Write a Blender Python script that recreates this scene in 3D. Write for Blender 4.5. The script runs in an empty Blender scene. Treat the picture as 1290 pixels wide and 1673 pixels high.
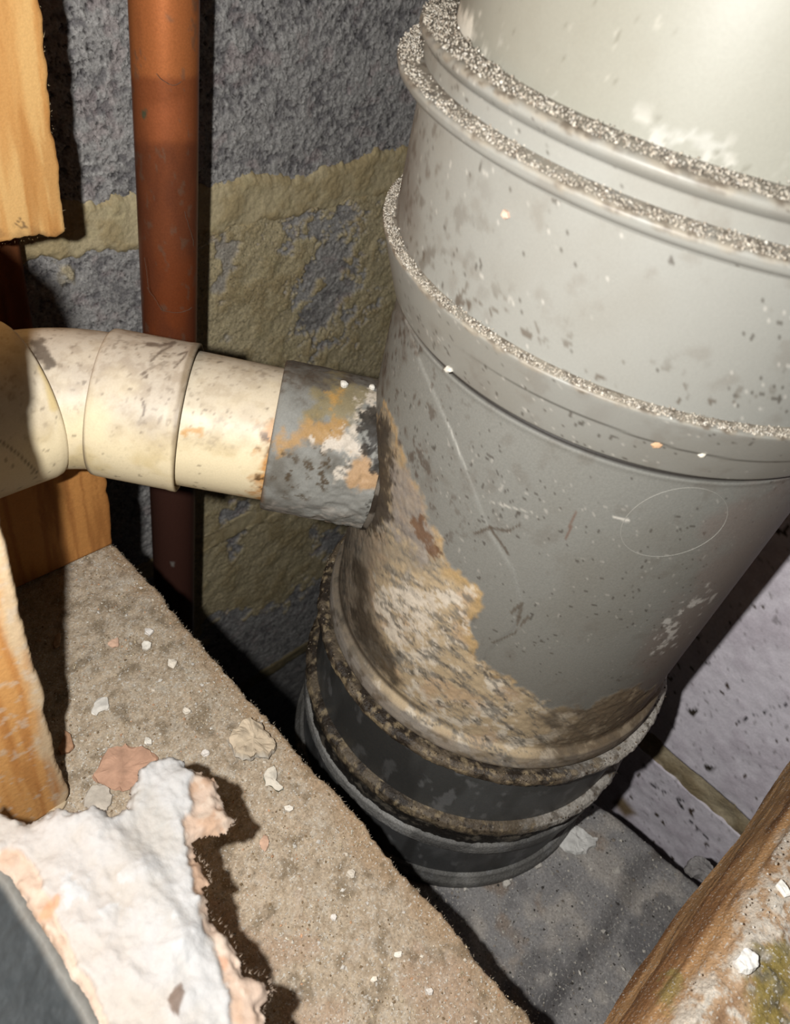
import bpy, math, random
import numpy as np
from mathutils import Matrix

# ------------------------------------------------------------------ camera, light, exposure
SC = bpy.context.scene
COL = SC.collection
F = 1284.6                                   # focal length in pixels of a 1290 x 1673 frame
W = np.array([[0.70340, -0.39708, 0.58954], [-0.68699, -0.59263, 0.42051], [0.18240, -0.70080, -0.68965]])
CAM = np.array([0.0, 0.0, 0.285])
cam = bpy.data.cameras.new('camera'); cam_o = bpy.data.objects.new('camera', cam); COL.objects.link(cam_o)
cam.sensor_fit = 'HORIZONTAL'; cam.sensor_width = 36.0; cam.lens = F / 1290 * 36.0
cam.clip_start = 0.004; cam.clip_end = 20
cam.dof.use_dof = True; cam.dof.focus_distance = 0.215; cam.dof.aperture_fstop = 40
cam_o.matrix_world = Matrix([[W[0, 0], -W[0, 1], -W[0, 2], CAM[0]], [W[1, 0], -W[1, 1], -W[1, 2], CAM[1]],
                             [W[2, 0], -W[2, 1], -W[2, 2], CAM[2]], [0, 0, 0, 1]])
SC.camera = cam_o
wd = bpy.data.worlds.new('world'); SC.world = wd; wd.use_nodes = True
wd.node_tree.nodes['Background'].inputs[0].default_value = (0.9, 0.95, 1.0, 1)
wd.node_tree.nodes['Background'].inputs[1].default_value = 0.0015
# the flash of the phone, a little to the left of the lens
fl = bpy.data.lights.new('flash', 'POINT'); fl.energy = 1.0; fl.shadow_soft_size = 0.0022; fl.color = (1.0, 0.985, 0.955)
fl_o = bpy.data.objects.new('flash', fl); COL.objects.link(fl_o)
fl_o.location = CAM + W @ np.array([-0.0235, -0.005, 0.0])
SC.view_settings.view_transform = 'Standard'; SC.view_settings.look = 'None'
SC.view_settings.gamma = 1; SC.view_settings.use_curve_mapping = False
SC.view_settings.exposure = 1.8

# ------------------------------------------------------------------ helpers
KA = 0.54                                    # overall reflectance of the dusty void
SOIL = np.array([0.1686, 0.0686]); COPPER = np.array([0.1575, 0.2475])
WALL_Y, RIGHT_X, BEAM_Z = 0.300, 0.250, 0.076
def S(r, g, b):
    c = np.array([r, g, b], float) / 255
    return np.where(c <= 0.04045, c / 12.92, ((c + 0.055) / 1.055) ** 2.4)
def ray(x, y): return W @ np.array([(x - 645) / F, (y - 836.5) / F, 1.0])
def on_plane(x, y, k, v):
    d = ray(x, y); return CAM + d * (v - CAM[k]) / d[k]
def on_cyl(x, y, R):
    d = ray(x, y); a = d[0]**2 + d[1]**2; b = -(d[0] * SOIL[0] + d[1] * SOIL[1]); c = SOIL @ SOIL - R * R
    return CAM + d * (-b - math.sqrt(max(b * b - a * c, 0))) / a
def pix(P):                                   # where a point of the place falls in the photograph
    v = (P.reshape(-1, 3) - CAM) @ W
    z = np.maximum(v[:, 2], 1e-4)
    return np.stack([645 + F * v[:, 0] / z, 836.5 + F * v[:, 1] / z], 1)
def hash3(i, j, k, s):
    h = (i.astype(np.uint32) * np.uint32(374761393) + j.astype(np.uint32) * np.uint32(668265263)
         + k.astype(np.uint32) * np.uint32(2147483647) + np.uint32((s * 974711 + 12345) % 4294967295))
    h = (h ^ (h >> np.uint32(13))) * np.uint32(1274126177)
    h = (h ^ (h >> np.uint32(15))) * np.uint32(2246822519)
    return ((h ^ (h >> np.uint32(16))) & np.uint32(0xFFFF)).astype(np.float32) / 32767.5 - 1
def vnoise(Q, s):
    Q = Q + 1000.0
    I = np.floor(Q).astype(np.int64); f = (Q - I).astype(np.float32); f = f * f * f * (f * (f * 6 - 15) + 10)
    o = 0
    for a in (0, 1):
        wx = f[:, 0] if a else 1 - f[:, 0]
        for b in (0, 1):
            wy = wx * (f[:, 1] if b else 1 - f[:, 1])
            for c in (0, 1):
                o = o + wy * (f[:, 2] if c else 1 - f[:, 2]) * hash3(I[:, 0] + a, I[:, 1] + b, I[:, 2] + c, s)
    return o
def fbm(P, scale, octv=4, s=0, stretch=(1, 1, 1), gain=0.55):
    Q = P.reshape(-1, P.shape[-1])
    if Q.shape[1] == 2: Q = np.concatenate([Q, np.zeros((len(Q), 1))], 1)
    Q = Q * np.array(stretch) * scale
    o = 0; a = 1.0; t = 0
    for k in range(octv):
        o = o + a * vnoise(Q, s * 17 + k); t += a * a; a *= gain; Q = Q * 2.03 + 7.1
    return np.clip(o / math.sqrt(t) * 1.5, -1.6, 1.6)
def sstep(a, b, x):
    t = np.clip((x - a) / (b - a), 0, 1); return t * t * (3 - 2 * t)
def poly_sd(p, poly):                         # signed distance, positive inside
    poly = np.array(poly, float); d = np.full(len(p), 1e9); ins = np.zeros(len(p), bool)
    for i in range(len(poly)):
        a, b = poly[i - 1], poly[i]; e = b - a; w = p - a
        t = np.clip((w @ e) / (e @ e + 1e-12), 0, 1)
        d = np.minimum(d, np.hypot(w[:, 0] - t * e[0], w[:, 1] - t * e[1]))
        c = (a[1] > p[:, 1]) != (b[1] > p[:, 1])
        ins ^= c & (p[:, 0] < (b[0] - a[0]) * (p[:, 1] - a[1]) / (b[1] - a[1] + 1e-12) + a[0])
    return np.where(ins, d, -d)
def line_d(p, pts):
    pts = np.array(pts, float); d = np.full(len(p), 1e9)
    for i in range(1, len(pts)):
        a, b = pts[i - 1], pts[i]; e = b - a; w = p - a; t = np.clip((w @ e) / (e @ e + 1e-12), 0, 1)
        d = np.minimum(d, np.hypot(w[:, 0] - t * e[0], w[:, 1] - t * e[1]))
    return d
def mix(A, B, m):
    m = np.asarray(m)[:, None]; return A * (1 - m) + np.asarray(B) * m
def flat(c, n): return np.tile(np.asarray(c, float), (n, 1))
def blot(p, poly, w=5, nz=None, amp=8): # soft-edged irregular patch
    d = poly_sd(p, poly)
    if nz is not None: d = d + nz * amp
    return sstep(-w, w, d)

# ------------------------------------------------------------------ materials
def mat(name, rough=0.7, bump=0.3, bscale=900, micro=0.12, mscale=1500, spec=0.4, metal=0.0, detail=5, salt=0.0, sscale=1600, dark=0.0):
    m = bpy.data.materials.new(name); m.use_nodes = True
    nt = m.node_tree; N = nt.nodes; L = nt.links; b = N['Principled BSDF']
    at = N.new('ShaderNodeAttribute'); at.attribute_name = 'Col'
    tc = N.new('ShaderNodeTexCoord')
    n1 = N.new('ShaderNodeTexNoise'); n1.inputs['Scale'].default_value = mscale; n1.inputs['Detail'].default_value = 3
    L.new(tc.outputs['Object'], n1.inputs['Vector'])
    mr = N.new('ShaderNodeMapRange'); mr.inputs[1].default_value = 0.25; mr.inputs[2].default_value = 0.75
    mr.inputs[3].default_value = 1 - micro; mr.inputs[4].default_value = 1 + micro
    L.new(n1.outputs['Fac'], mr.inputs[0])
    vm = N.new('ShaderNodeVectorMath'); vm.operation = 'SCALE'
    L.new(at.outputs['Color'], vm.inputs[0]); L.new(mr.outputs[0], vm.inputs['Scale'])
    out = vm.outputs[0]
    for amt, off, colr, lo in ((salt, 0.0, (0.42, 0.405, 0.37, 1), 0.61), (dark, 3.7, (0.02, 0.018, 0.016, 1), 0.63)):   # pale grains, dark grains
        if not amt: continue
        n3 = N.new('ShaderNodeTexNoise'); n3.inputs['Scale'].default_value = sscale; n3.inputs['Detail'].default_value = 2
        mp = N.new('ShaderNodeVectorMath'); mp.operation = 'ADD'; mp.inputs[1].default_value = (off, off, off)
        L.new(tc.outputs['Object'], mp.inputs[0]); L.new(mp.outputs[0], n3.inputs['Vector'])
        m3 = N.new('ShaderNodeMapRange'); m3.inputs[1].default_value = lo; m3.inputs[2].default_value = lo + 0.06; m3.inputs[4].default_value = amt
        L.new(n3.outputs['Fac'], m3.inputs[0])
        mx = N.new('ShaderNodeMix'); mx.data_type = 'RGBA'; L.new(m3.outputs[0], mx.inputs[0]); L.new(out, mx.inputs[6]); mx.inputs[7].default_value = colr
        out = mx.outputs[2]
    L.new(out, b.inputs['Base Color'])
    n2 = N.new('ShaderNodeTexNoise'); n2.inputs['Scale'].default_value = bscale; n2.inputs['Detail'].default_value = detail
    n2.inputs['Roughness'].default_value = 0.6
    L.new(tc.outputs['Object'], n2.inputs['Vector'])
    bp = N.new('ShaderNodeBump'); bp.inputs['Strength'].default_value = bump; bp.inputs['Distance'].default_value = 0.0008
    L.new(n2.outputs['Fac'], bp.inputs['Height']); L.new(bp.outputs['Normal'], b.inputs['Normal'])
    b.inputs['Roughness'].default_value = rough; b.inputs['Specular IOR Level'].default_value = spec * 0.55
    b.inputs['Metallic'].default_value = metal
    return m
M_block = mat('aggregate_block', 0.95, 1.0, 700, 0.35, 1100, 0.15, detail=7, salt=0.25, sscale=700, dark=0.6)
M_mortar = mat('mortar', 0.95, 0.7, 600, 0.15, 900, 0.15)
M_paint_block = mat('painted_block', 0.85, 0.25, 600, 0.08, 900, 0.2)
M_pvc = mat('grey_plastic', 0.45, 0.03, 500, 0.04, 2500, 0.4)
M_crust = mat('stained_plastic', 0.58, 0.08, 900, 0.10, 2200, 0.35)
M_black = mat('black_plastic', 0.4, 0.08, 500, 0.1, 1500, 0.4)
M_wet = mat('grimy_ring', 0.5, 0.6, 900, 0.3, 1500, 0.5)
M_cream = mat('cream_plastic', 0.44, 0.05, 400, 0.05, 2000, 0.45)
M_copper = mat('old_copper', 0.38, 0.05, 600, 0.12, 1500, 0.5, metal=0.4)
M_wood = mat('pine', 0.65, 0.2, 700, 0.08, 1500, 0.25)
M_dusty = mat('dusty_board', 0.9, 0.55, 1300, 0.25, 1800, 0.15, salt=0.75, sscale=1500, dark=0.35)
M_stone = mat('grey_slab', 0.8, 0.4, 900, 0.25, 1200, 0.25, salt=0.5, sscale=1100, dark=0.4)
M_plaster = mat('plaster', 0.9, 0.25, 900, 0.04, 1500, 0.15)
M_grey = mat('grey_paint', 0.6, 0.2, 400, 0.06, 1200, 0.15)
M_grain = mat('dust_grain', 0.9, 0.0, 900, 0.1, 3000, 0.1)
M_web = mat('cobweb', 0.8, 0.0, 900, 0.05, 1500, 0.2)
M_floor = mat('dark_ground', 0.95, 0.5, 120, 0.3, 200, 0.1)

# ------------------------------------------------------------------ meshes and objects
def build(name, V, Fc, C, m, parent=None, smooth=True, kind=None):
    V = np.ascontiguousarray(V.reshape(-1, 3), np.float32)
    me = bpy.data.meshes.new(name)
    off = np.zeros(3)
    p = parent
    while p is not None: off += np.array(p.location); p = p.parent
    me.vertices.add(len(V)); me.vertices.foreach_set('co', (V - off.astype(np.float32)).ravel())
    if isinstance(Fc, np.ndarray): Fc = [Fc]
    loops = np.concatenate([f.ravel() for f in Fc]).astype(np.int32)
    tot = np.concatenate([np.full(len(f), f.shape[1]) for f in Fc]).astype(np.int32)
    st = np.concatenate([[0], np.cumsum(tot)[:-1]]).astype(np.int32)
    me.loops.add(len(loops)); me.loops.foreach_set('vertex_index', loops)
    me.polygons.add(len(tot)); me.polygons.foreach_set('loop_start', st); me.polygons.foreach_set('loop_total', tot)
    me.polygons.foreach_set('use_smooth', np.full(len(tot), smooth))
    me.update(calc_edges=True); me.validate()
    ca = me.attributes.new('Col', 'FLOAT_COLOR', 'POINT')
    C = np.asarray(C, float)
    if C.ndim == 1: C = flat(C, len(V))
    ca.data.foreach_set('color', np.concatenate([np.clip(C * KA, 0, 1), np.ones((len(C), 1))], 1).astype(np.float32).ravel())
    me.materials.append(m)
    o = bpy.data.objects.new(name, me); COL.objects.link(o)
    if parent is not None: o.parent = parent
    if kind: o['kind'] = kind
    return o
def thing(name, loc, label=None, cat=None, group=None, kind=None):
    o = bpy.data.objects.new(name, None); COL.objects.link(o); o.location = loc; o.empty_display_size = 0.02
    return tag(o, label, cat, group, kind)
def tag(o, label=None, cat=None, group=None, kind=None):
    if label: o['label'] = label
    if cat: o['category'] = cat
    if group: o['group'] = group
    if kind: o['kind'] = kind
    return o
def quads(n, m, wrap=False):
    i = np.arange(n - 1)[:, None]; j = np.arange(m if wrap else m - 1)[None, :]
    a = i * m + j; b = i * m + (j + 1) % m
    return np.stack([a, b, b + m, a + m], -1).reshape(-1, 4)
def grid_body(P, back):
    """grid P (n, m, 3) closed by skirts and a back face, shifted by `back`; returns verts, faces, n_front"""
    n, m = P.shape[:2]; idx = np.arange(n * m).reshape(n, m)
    ring = np.concatenate([idx[0, :-1], idx[:-1, -1], idx[-1, :0:-1], idx[:0:-1, 0]])
    V = P.reshape(-1, 3); B = V[ring] + np.array(back); k = len(ring); r2 = n * m + np.arange(k)
    sk = np.stack([ring, r2, np.roll(r2, -1), np.roll(ring, -1)], 1)
    c = n * m + k
    cap = np.stack([r2, np.full(k, c), np.roll(r2, -1)], 1)
    return np.concatenate([V, B, B.mean(0)[None]]), [quads(n, m), sk, cap], n * m
def pad(C, n): return np.concatenate([C, flat(C.mean(0), n - len(C))]) if len(C) < n else C
def lathe(prof, axis=SOIL, seg=720, a0=0, a1=2 * math.pi):
    prof = np.array(prof, float); th = np.linspace(a0, a1, seg, endpoint=False)
    return np.stack([axis[0] + prof[:, :1] * np.cos(th), axis[1] + prof[:, :1] * np.sin(th), np.repeat(prof[:, 1:2], seg, 1)], -1)
def refine(prof, step):
    out = []
    for a, b in zip(prof[:-1], prof[1:]):
        k = max(1, int(math.ceil(math.hypot(b[0] - a[0], b[1] - a[1]) / step)))
        out += [(a[0] + (b[0] - a[0]) * t / k, a[1] + (b[1] - a[1]) * t / k) for t in range(k)]
    return out + [prof[-1]]
def sweep(pts, rad, seg=96, closed=False):
    pts = np.array(pts, float); rad = np.broadcast_to(np.asarray(rad, float), (len(pts),))
    T = np.gradient(pts, axis=0); T /= np.linalg.norm(T, axis=1)[:, None] + 1e-12
    up = np.array([0, 0, 1.0]) if abs(T[:, 2]).max() < 0.9 else np.array([0.3, 0.9, 0.1])
    A = np.cross(T, up); A /= np.linalg.norm(A, axis=1)[:, None] + 1e-12; B = np.cross(A, T)
    th = np.linspace(0, 2 * math.pi, seg, endpoint=False)
    return pts[:, None] + rad[:, None, None] * (A[:, None] * np.cos(th)[None, :, None] + B[:, None] * np.sin(th)[None, :, None])
def tube(name, pts, rad, c, m, parent=None, seg=6):
    P = sweep(pts, rad, seg)
    return build(name, P, quads(len(P), seg, True), c, m, parent)
RNG = np.random.default_rng(7)
def grains(name, P, size, C, m, parent=None, seed=1, squash=None, kind='stuff'):
    """loose little eight-sided grains at points P"""
    r = np.random.default_rng(seed); n = len(P)
    o = np.array([[1, 0, 0], [-1, 0, 0], [0, 1, 0], [0, -1, 0], [0, 0, 1], [0, 0, -1]], float)
    R = r.normal(size=(n, 3, 3)); R, _ = np.linalg.qr(R)
    sc = r.uniform(0.5, 1.25, (n, 6, 1)) * np.asarray(size).reshape(-1, 1, 1)
    V = (o[None] * sc) @ R
    if squash is not None: V[:, :, 2] *= squash
    V += P[:, None, :]
    f = np.array([[0, 2, 4], [2, 1, 4], [1, 3, 4], [3, 0, 4], [2, 0, 5], [1, 2, 5], [3, 1, 5], [0, 3, 5]])
    Fc = (np.arange(n)[:, None, None] * 6 + f[None]).reshape(-1, 3)
    return build(name, V, Fc, np.repeat(C, 6, 0), m, parent, smooth=False, kind=kind)
def palette(n, cols, seed, w=None):
    r = np.random.default_rng(seed); cols = np.array(cols)
    return cols[r.choice(len(cols), n, p=w)] * r.uniform(0.75, 1.15, (n, 1))
DUSTY = [S(212, 203, 188), S(196, 186, 170), S(176, 164, 149), S(226, 220, 209), S(144, 130, 115)]

# ------------------------------------------------------------------ the setting: ground, back wall, right wall
n = 40
gx, gy = np.meshgrid(np.linspace(-0.4, 0.5, n), np.linspace(-0.4, 0.36, n)); P = np.stack([gx, gy, gx * 0 - 0.55], -1)
P[..., 2] += 0.004 * fbm(P, 40, 3, 1).reshape(n, n)
V, Fc, k = grid_body(P, (0, 0, -0.03)); tag(build('floor', V, Fc, S(60, 55, 48), M_floor), kind='structure')

def wall_face(x0, x1, z0, z1, y, step, ztop=None, zbot=None):
    xs = np.unique(np.concatenate([np.linspace(x0, 0.09, 30), np.arange(0.09, 0.36, step), np.linspace(0.36, x1, 20)])); m = int((z1 - z0) / step) + 1
    t = np.linspace(0, 1, m)[:, None]
    if z1 > 0.3:
        zt_ = (z1 - 0.228) / (z1 - z0); t = np.concatenate([np.linspace(0, zt_, 30)[:-1], np.linspace(zt_, 1, int((0.228 - z0) / step))])[:, None]; m = len(t)
    zt = np.full(len(xs), z1) if ztop is None else ztop(xs); zb = np.full(len(xs), z0) if zbot is None else zbot(xs)
    Z = zt[None] * (1 - t) + zb[None] * t
    return np.stack([np.repeat(xs[None], m, 0), np.full_like(Z, y), Z], -1)
def rough_block(P, seed):
    q = P.reshape(-1, 3)
    a = fbm(q, 110, 5, seed, gain=0.6); b = fbm(q, 420, 4, seed + 3, gain=0.65); w = fbm(q, 230, 4, seed + 5)
    crack = sstep(0.075, 0.0, np.abs(w)) * sstep(-0.1, 0.5, fbm(q, 140, 3, seed + 8))
    pit = sstep(0.95, 1.2, fbm(q, 500, 3, seed + 11))
    h = 0.0004 * a + 0.0004 * b - 0.0009 * crack - 0.0009 * pit
    q[:, 1] -= h
    c = mix(flat(S(192, 189, 186), len(q)), S(140, 137, 138), sstep(-0.2, 1.1, -a * 0.5 - b * 0.7))
    c = mix(c, S(218, 216, 212), sstep(0.45, 1.3, b) * 0.6)
    c = mix(c, S(196, 176, 174), sstep(0.6, 1.2, fbm(q, 130, 3, seed + 21)) * 0.35)
    c = mix(c, S(64, 60, 62), np.clip(crack * 0.9 + pit * 0.8, 0, 1))
    return c * 1.45
def mortar_paint(P, seed):
    q = P.reshape(-1, 3)
    a = fbm(q, 80, 5, seed); b = fbm(q, 400, 3, seed + 2)
    q[:, 1] -= 0.0006 * a + 0.0002 * b
    c = mix(flat(S(240, 226, 188), len(q)), S(222, 204, 162), sstep(-0.3, 1.0, a + 0.4 * b))
    return mix(c, S(238, 226, 184), sstep(0.4, 1.2, fbm(q, 150, 4, seed + 5)) * 0.5) * np.array([1.25, 1.2, 1.12])
zt_k = np.array([(45, 335), (150, 325), (220, 312), (345, 298), (400, 285), (470, 283), (520, 272), (570, 258), (610, 240), (660, 240)], float)
zb_k = np.array([(45, 432), (90, 425), (130, 418), (180, 412), (225, 413)], float)
def edge_fn(kk, seed, amp):
    W3 = np.array([on_plane(a, b, 1, WALL_Y) for a, b in kk])
    def f(xs):
        z = np.interp(xs, W3[:, 0], W3[:, 2]); q = np.stack([xs, xs * 0, xs * 0], 1)
        return z + amp * fbm(q, 150, 4, seed)
    return f
z_top, z_bot = edge_fn(zt_k, 31, 0.0016), edge_fn(zb_k, 33, 0.0014)
wall = thing('wall_back', (0.1, WALL_Y, 0), kind='structure')
for (z0, z1, seed, kw) in ((0.12, 0.36, 41, dict(zbot=lambda x: z_top(x) - 0.0035)),):
    P = wall_face(-0.02, 0.43, z0, z1, WALL_Y, 0.0005, **kw)
    m_ = P[..., 2] < 0.235
    C = rough_block(P, seed); V, Fc, k = grid_body(P, (0, 0.05, 0)); build('block', V, Fc, pad(C, len(V)), M_block, wall)
# the middle course carries smeared mortar to the right of the copper pipe
def smear_course(z0, z1, seed, zt=None):
    P = wall_face(-0.02, 0.43, z0, z1, WALL_Y + 0.0008, 0.00055, ztop=zt)
    p = pix(P); Q = P.reshape(-1, 3).copy()
    nz = fbm(Q, 110, 5, 61); nf = fbm(Q, 420, 4, 62)
    m = sstep(285, 300, p[:, 0] + 8 * nz)
    m *= 1 - blot(p, [(478, 368), (500, 345), (570, 338), (585, 375), (560, 420), (575, 470), (560, 545), (500, 560), (490, 470), (500, 420)], 12, nz + 0.7 * nf, 34) * 0.95
    m *= 1 - blot(p, [(352, 370), (372, 370), (375, 500), (365, 545), (352, 500)], 5, nz, 14) * 0.7
    m *= 1 - blot(p, [(330, 1012), (470, 985), (500, 950), (560, 925), (580, 1200), (300, 1300)], 6, nz, 14)
    m *= 1 - blot(p, [(505, 865), (560, 865), (550, 905), (520, 905)], 6, nz, 10)
    m *= 1 - blot(p, [(360, 830), (390, 815), (420, 825), (400, 860), (385, 905), (372, 860)], 5, nz, 12)
    m = np.maximum(m, blot(p, [(90, 430), (120, 428), (118, 452), (92, 450)], 5, nz, 10) * 0.8 * (p[:, 0] < 230))
    C1 = rough_block(P, seed); P2 = P.copy(); P2[..., 1] = WALL_Y; C2 = mortar_paint(P2, seed + 40)
    mm = m.reshape(P.shape[:2])
    P[..., 1] = P[..., 1] * (1 - mm) + (P2[..., 1] - 0.0012) * mm
    V, Fc, k = grid_body(P, (0, 0.05, 0)); return build('block', V, Fc, pad(mix(C1, C2, m), len(V)), M_block, wall)
smear_course(-0.113, 0.115, 51, lambda x: z_bot(x) + 0.003)
smear_course(-0.338, -0.126, 57)
P = wall_face(-0.02, 0.43, -0.56, -0.35, WALL_Y + 0.0008, 0.0022); C = rough_block(P, 59); V, Fc, k = grid_body(P, (0, 0.05, 0)); build('block', V, Fc, pad(C, len(V)), M_block, wall)
P = wall_face(-0.02, 0.43, -0.352, -0.336, WALL_Y - 0.0004, 0.0018); C = mortar_paint(P, 77) * 0.5; V, Fc, k = grid_body(P, (0, 0.04, 0)); build('mortar_joint', V, Fc, pad(C, len(V)), M_mortar, wall)
P = wall_face(-0.02, 0.43, 0.10, 0.13, WALL_Y - 0.0016, 0.0006, ztop=z_top, zbot=z_bot)
t = np.linspace(-1, 1, P.shape[0])[:, None]; P[..., 1] += 0.004 * np.abs(t) ** 8
C = mortar_paint(P, 71); V, Fc, k = grid_body(P, (0, 0.04, 0)); build('mortar_joint', V, Fc, pad(C, len(V)), M_mortar, wall)
P = wall_face(-0.02, 0.43, -0.128, -0.111, WALL_Y - 0.0004, 0.0014)
C = mortar_paint(P, 75); V, Fc, k = grid_body(P, (0, 0.04, 0)); build('mortar_joint', V, Fc, pad(C, len(V)), M_mortar, wall)

wr = thing('wall_right', (RIGHT_X, -0.1, 0), kind='structure')
def side_face(y0, y1, z0, z1, x, step):
    ys = np.linspace(y1, y0, int((y1 - y0) / step) + 1); zs = np.linspace(z1, z0, int((z1 - z0) / step) + 1)
    Y, Z = np.meshgrid(ys, zs); return np.stack([np.full_like(Y, x), Y, Z], -1)
def side_paint(P, seed):
    q = P.reshape(-1, 3); p = pix(P)
    a = fbm(q, 120, 4, seed); b = fbm(q, 500, 3, seed + 1)
    q[:, 0] -= 0.00028 * a + 0.0001 * b
    c = mix(flat(S(246, 239, 247), len(q)), S(230, 221, 230), sstep(-0.4, 1.1, a + 0.3 * b)) * 1.15
    c = mix(c, S(120, 112, 110), sstep(1.1, 1.35, fbm(q, 600, 3, seed + 4)) * 0.5)
    c = mix(c, S(92, 78, 66), sstep(1.38, 1.42, fbm(q, 220, 3, seed + 6)))
    for ln in ([(1203, 1182), (1225, 1170), (1250, 1165), (1262, 1155), (1295, 1150)], [(1040, 1262), (1075, 1290), (1105, 1305), (1125, 1340), (1160, 1375)], [(1085, 1300), (1115, 1308)], [(1052, 1250), (1070, 1270)]):
        c = mix(c, S(60, 56, 60), sstep(2.6, 0.6, line_d(p, ln)) * sstep(-0.1, 0.3, fbm(p, 0.12, 2, 9)))
    for pl in ([(1120, 1158), (1142, 1160), (1132, 1172)], [(1149, 1248), (1168, 1255), (1160, 1262), (1150, 1256)], [(1145, 1080), (1160, 1083), (1155, 1087)]):
        c = mix(c, S(66, 58, 48), blot(p, pl, 1.5))
    return c
for z0, z1, x, s in ((-0.0085, 0.36, RIGHT_X, 81), (-0.555, -0.021, RIGHT_X, 85)):
    P = side_face(-0.32, 0.13, z0, z1, x, 0.0011); C = side_paint(P, s)
    if z1 < 0: C = mix(C, S(150, 128, 98), blot(pix(P), [(1000, 1310), (1015, 1300), (1040, 1330), (1020, 1335)], 6))
    V, Fc, k = grid_body(P, (0.07, 0, 0)); build('block', V, Fc, pad(C, len(V)), M_paint_block, wr)
P = side_face(-0.32, 0.13, -0.022, -0.0075, RIGHT_X + 0.0008, 0.0009); q = P.reshape(-1, 3); a = fbm(q, 120, 4, 88); q[:, 0] -= 0.0007 * a
C = mix(flat(S(206, 190, 158), len(q)), S(172, 154, 122), sstep(-0.4, 1, a)); V, Fc, k = grid_body(P, (0.06, 0, 0))
build('mortar_joint', V, Fc, pad(C, len(V)), M_mortar, wr)

# ------------------------------------------------------------------ grey slab below the pipe
def slab_edge(y): return 0.1980 - 0.1367 * y
ys = np.linspace(-0.2, 0.052, 360); t = np.linspace(0, 1, 220)
Yg, Tg = np.meshgrid(ys, t, indexing='ij'); Xg = 0.02 + (slab_edge(Yg) - 0.02) * Tg
P = np.stack([Xg, Yg, Xg * 0], -1); q = P.reshape(-1, 3); p = pix(P)
cr = np.array([(1082, 1388), (1040, 1420), (1020, 1470), (985, 1530), (930, 1600), (880, 1673)], float)
right = poly_sd(p, [tuple(v) for v in cr] + [(900, 1900), (1500, 1900), (1500, 1300), (1090, 1380)])
q[:, 2] -= 0.0022 * sstep(-26, 26, right) + 0.0003 * sstep(30, 0, np.abs(right)) * sstep(1380, 1420, p[:, 1])
a = fbm(q, 90, 5, 91); b = fbm(q, 500, 3, 92)
q[:, 2] += 0.0003 * a + 0.0001 * b - 0.0008 * sstep(0.985, 1.0, Tg.ravel())
q[:, 0] += 0.0003 * fbm(q, 140, 3, 93) * sstep(0.9, 1, Tg.ravel())
C = mix(flat(S(164, 161, 159), len(q)), S(198, 190, 180), sstep(-0.2, 0.9, a) * 0.7)
C = mix(C, S(116, 114, 115), sstep(0.1, 0.9, fbm(q, 60, 4, 95)) * 0.7)
C = mix(C, S(160, 134, 108), sstep(0.35, 1.0, fbm(q, 70, 4, 97)) * 0.5)
C = mix(C, S(90, 86, 86), sstep(34, 0, np.abs(right)) * 0.5 * sstep(1370, 1400, p[:, 1]))
V, Fc, k = grid_body(P, (0, 0, -0.548))
tag(build('stone_slab', V, Fc, pad(C, len(V)), M_stone), 'dark grey dusty slab with a crease under the foot of the big pipe', 'slab')
r = np.random.default_rng(3); N = 2600
yy = r.uniform(-0.1, 0.03, N); xx = r.uniform(0.09, 1, N) * 0 + r.uniform(0.09, 0.2, N); ok = xx < slab_edge(yy) - 0.001
P = np.stack([xx, yy, 0.0003 + 0 * xx], 1)[ok]
P[:, 2] -= 0.0022 * sstep(-26, 26, poly_sd(pix(P), [tuple(v) for v in cr] + [(900, 1900), (1500, 1900), (1500, 1300), (1090, 1380)]))
tag(grains('slab_grit', P, r.uniform(0.00012, 0.00045, len(P)) * r.choice([1, 1, 1, 1.8], len(P)), palette(len(P), [S(200, 194, 184), S(160, 150, 138), S(90, 86, 82), S(226, 220, 208)], 4), M_grain, None, 5, 0.6),
    'pale grit scattered over the dark grey slab', 'grit')

# ------------------------------------------------------------------ the big grey soil pipe
soil = thing('soil_pipe', (SOIL[0], SOIL[1], 0), 'big grey plastic soil pipe with dusty collars and a limescale-stained foot', 'pipe')
GREY = S(150, 149, 142)
def specks(q, c, seed, d=1.0, lt=1.0):
    g = fbm(q, 45, 3, seed + 2)
    c = mix(c, S(70, 62, 54), sstep(1.30, 1.42, fbm(q, 1000, 2, seed) + 0.25 * g) * d)
    return mix(c, S(205, 200, 190), sstep(1.32, 1.45, fbm(q, 1000, 2, seed + 1) + 0.15 * g) * lt)
def pvc_paint(P, seed, dirt=1.0):
    q = P.reshape(-1, 3)
    a = fbm(q, 30, 4, seed); b = fbm(q, 200, 4, seed + 1)
    c = mix(flat(GREY, len(q)), S(138, 134, 124), sstep(-0.1, 1.2, a) * 0.5)
    c = mix(c, S(122, 114, 104), sstep(0.5, 1.3, b) * 0.3 * dirt)
    return specks(q, c, seed + 3, 0.7, 0.5)
def lathe_part(name, prof, step, m, paint, seg=720, disp=None):
    P = lathe(refine(prof, step), SOIL, seg)
    if disp is not None: disp(P)
    C = paint(P); V = P.reshape(-1, 3)
    return build(name, V, quads(P.shape[0], seg, True), C, m, soil)
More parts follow.
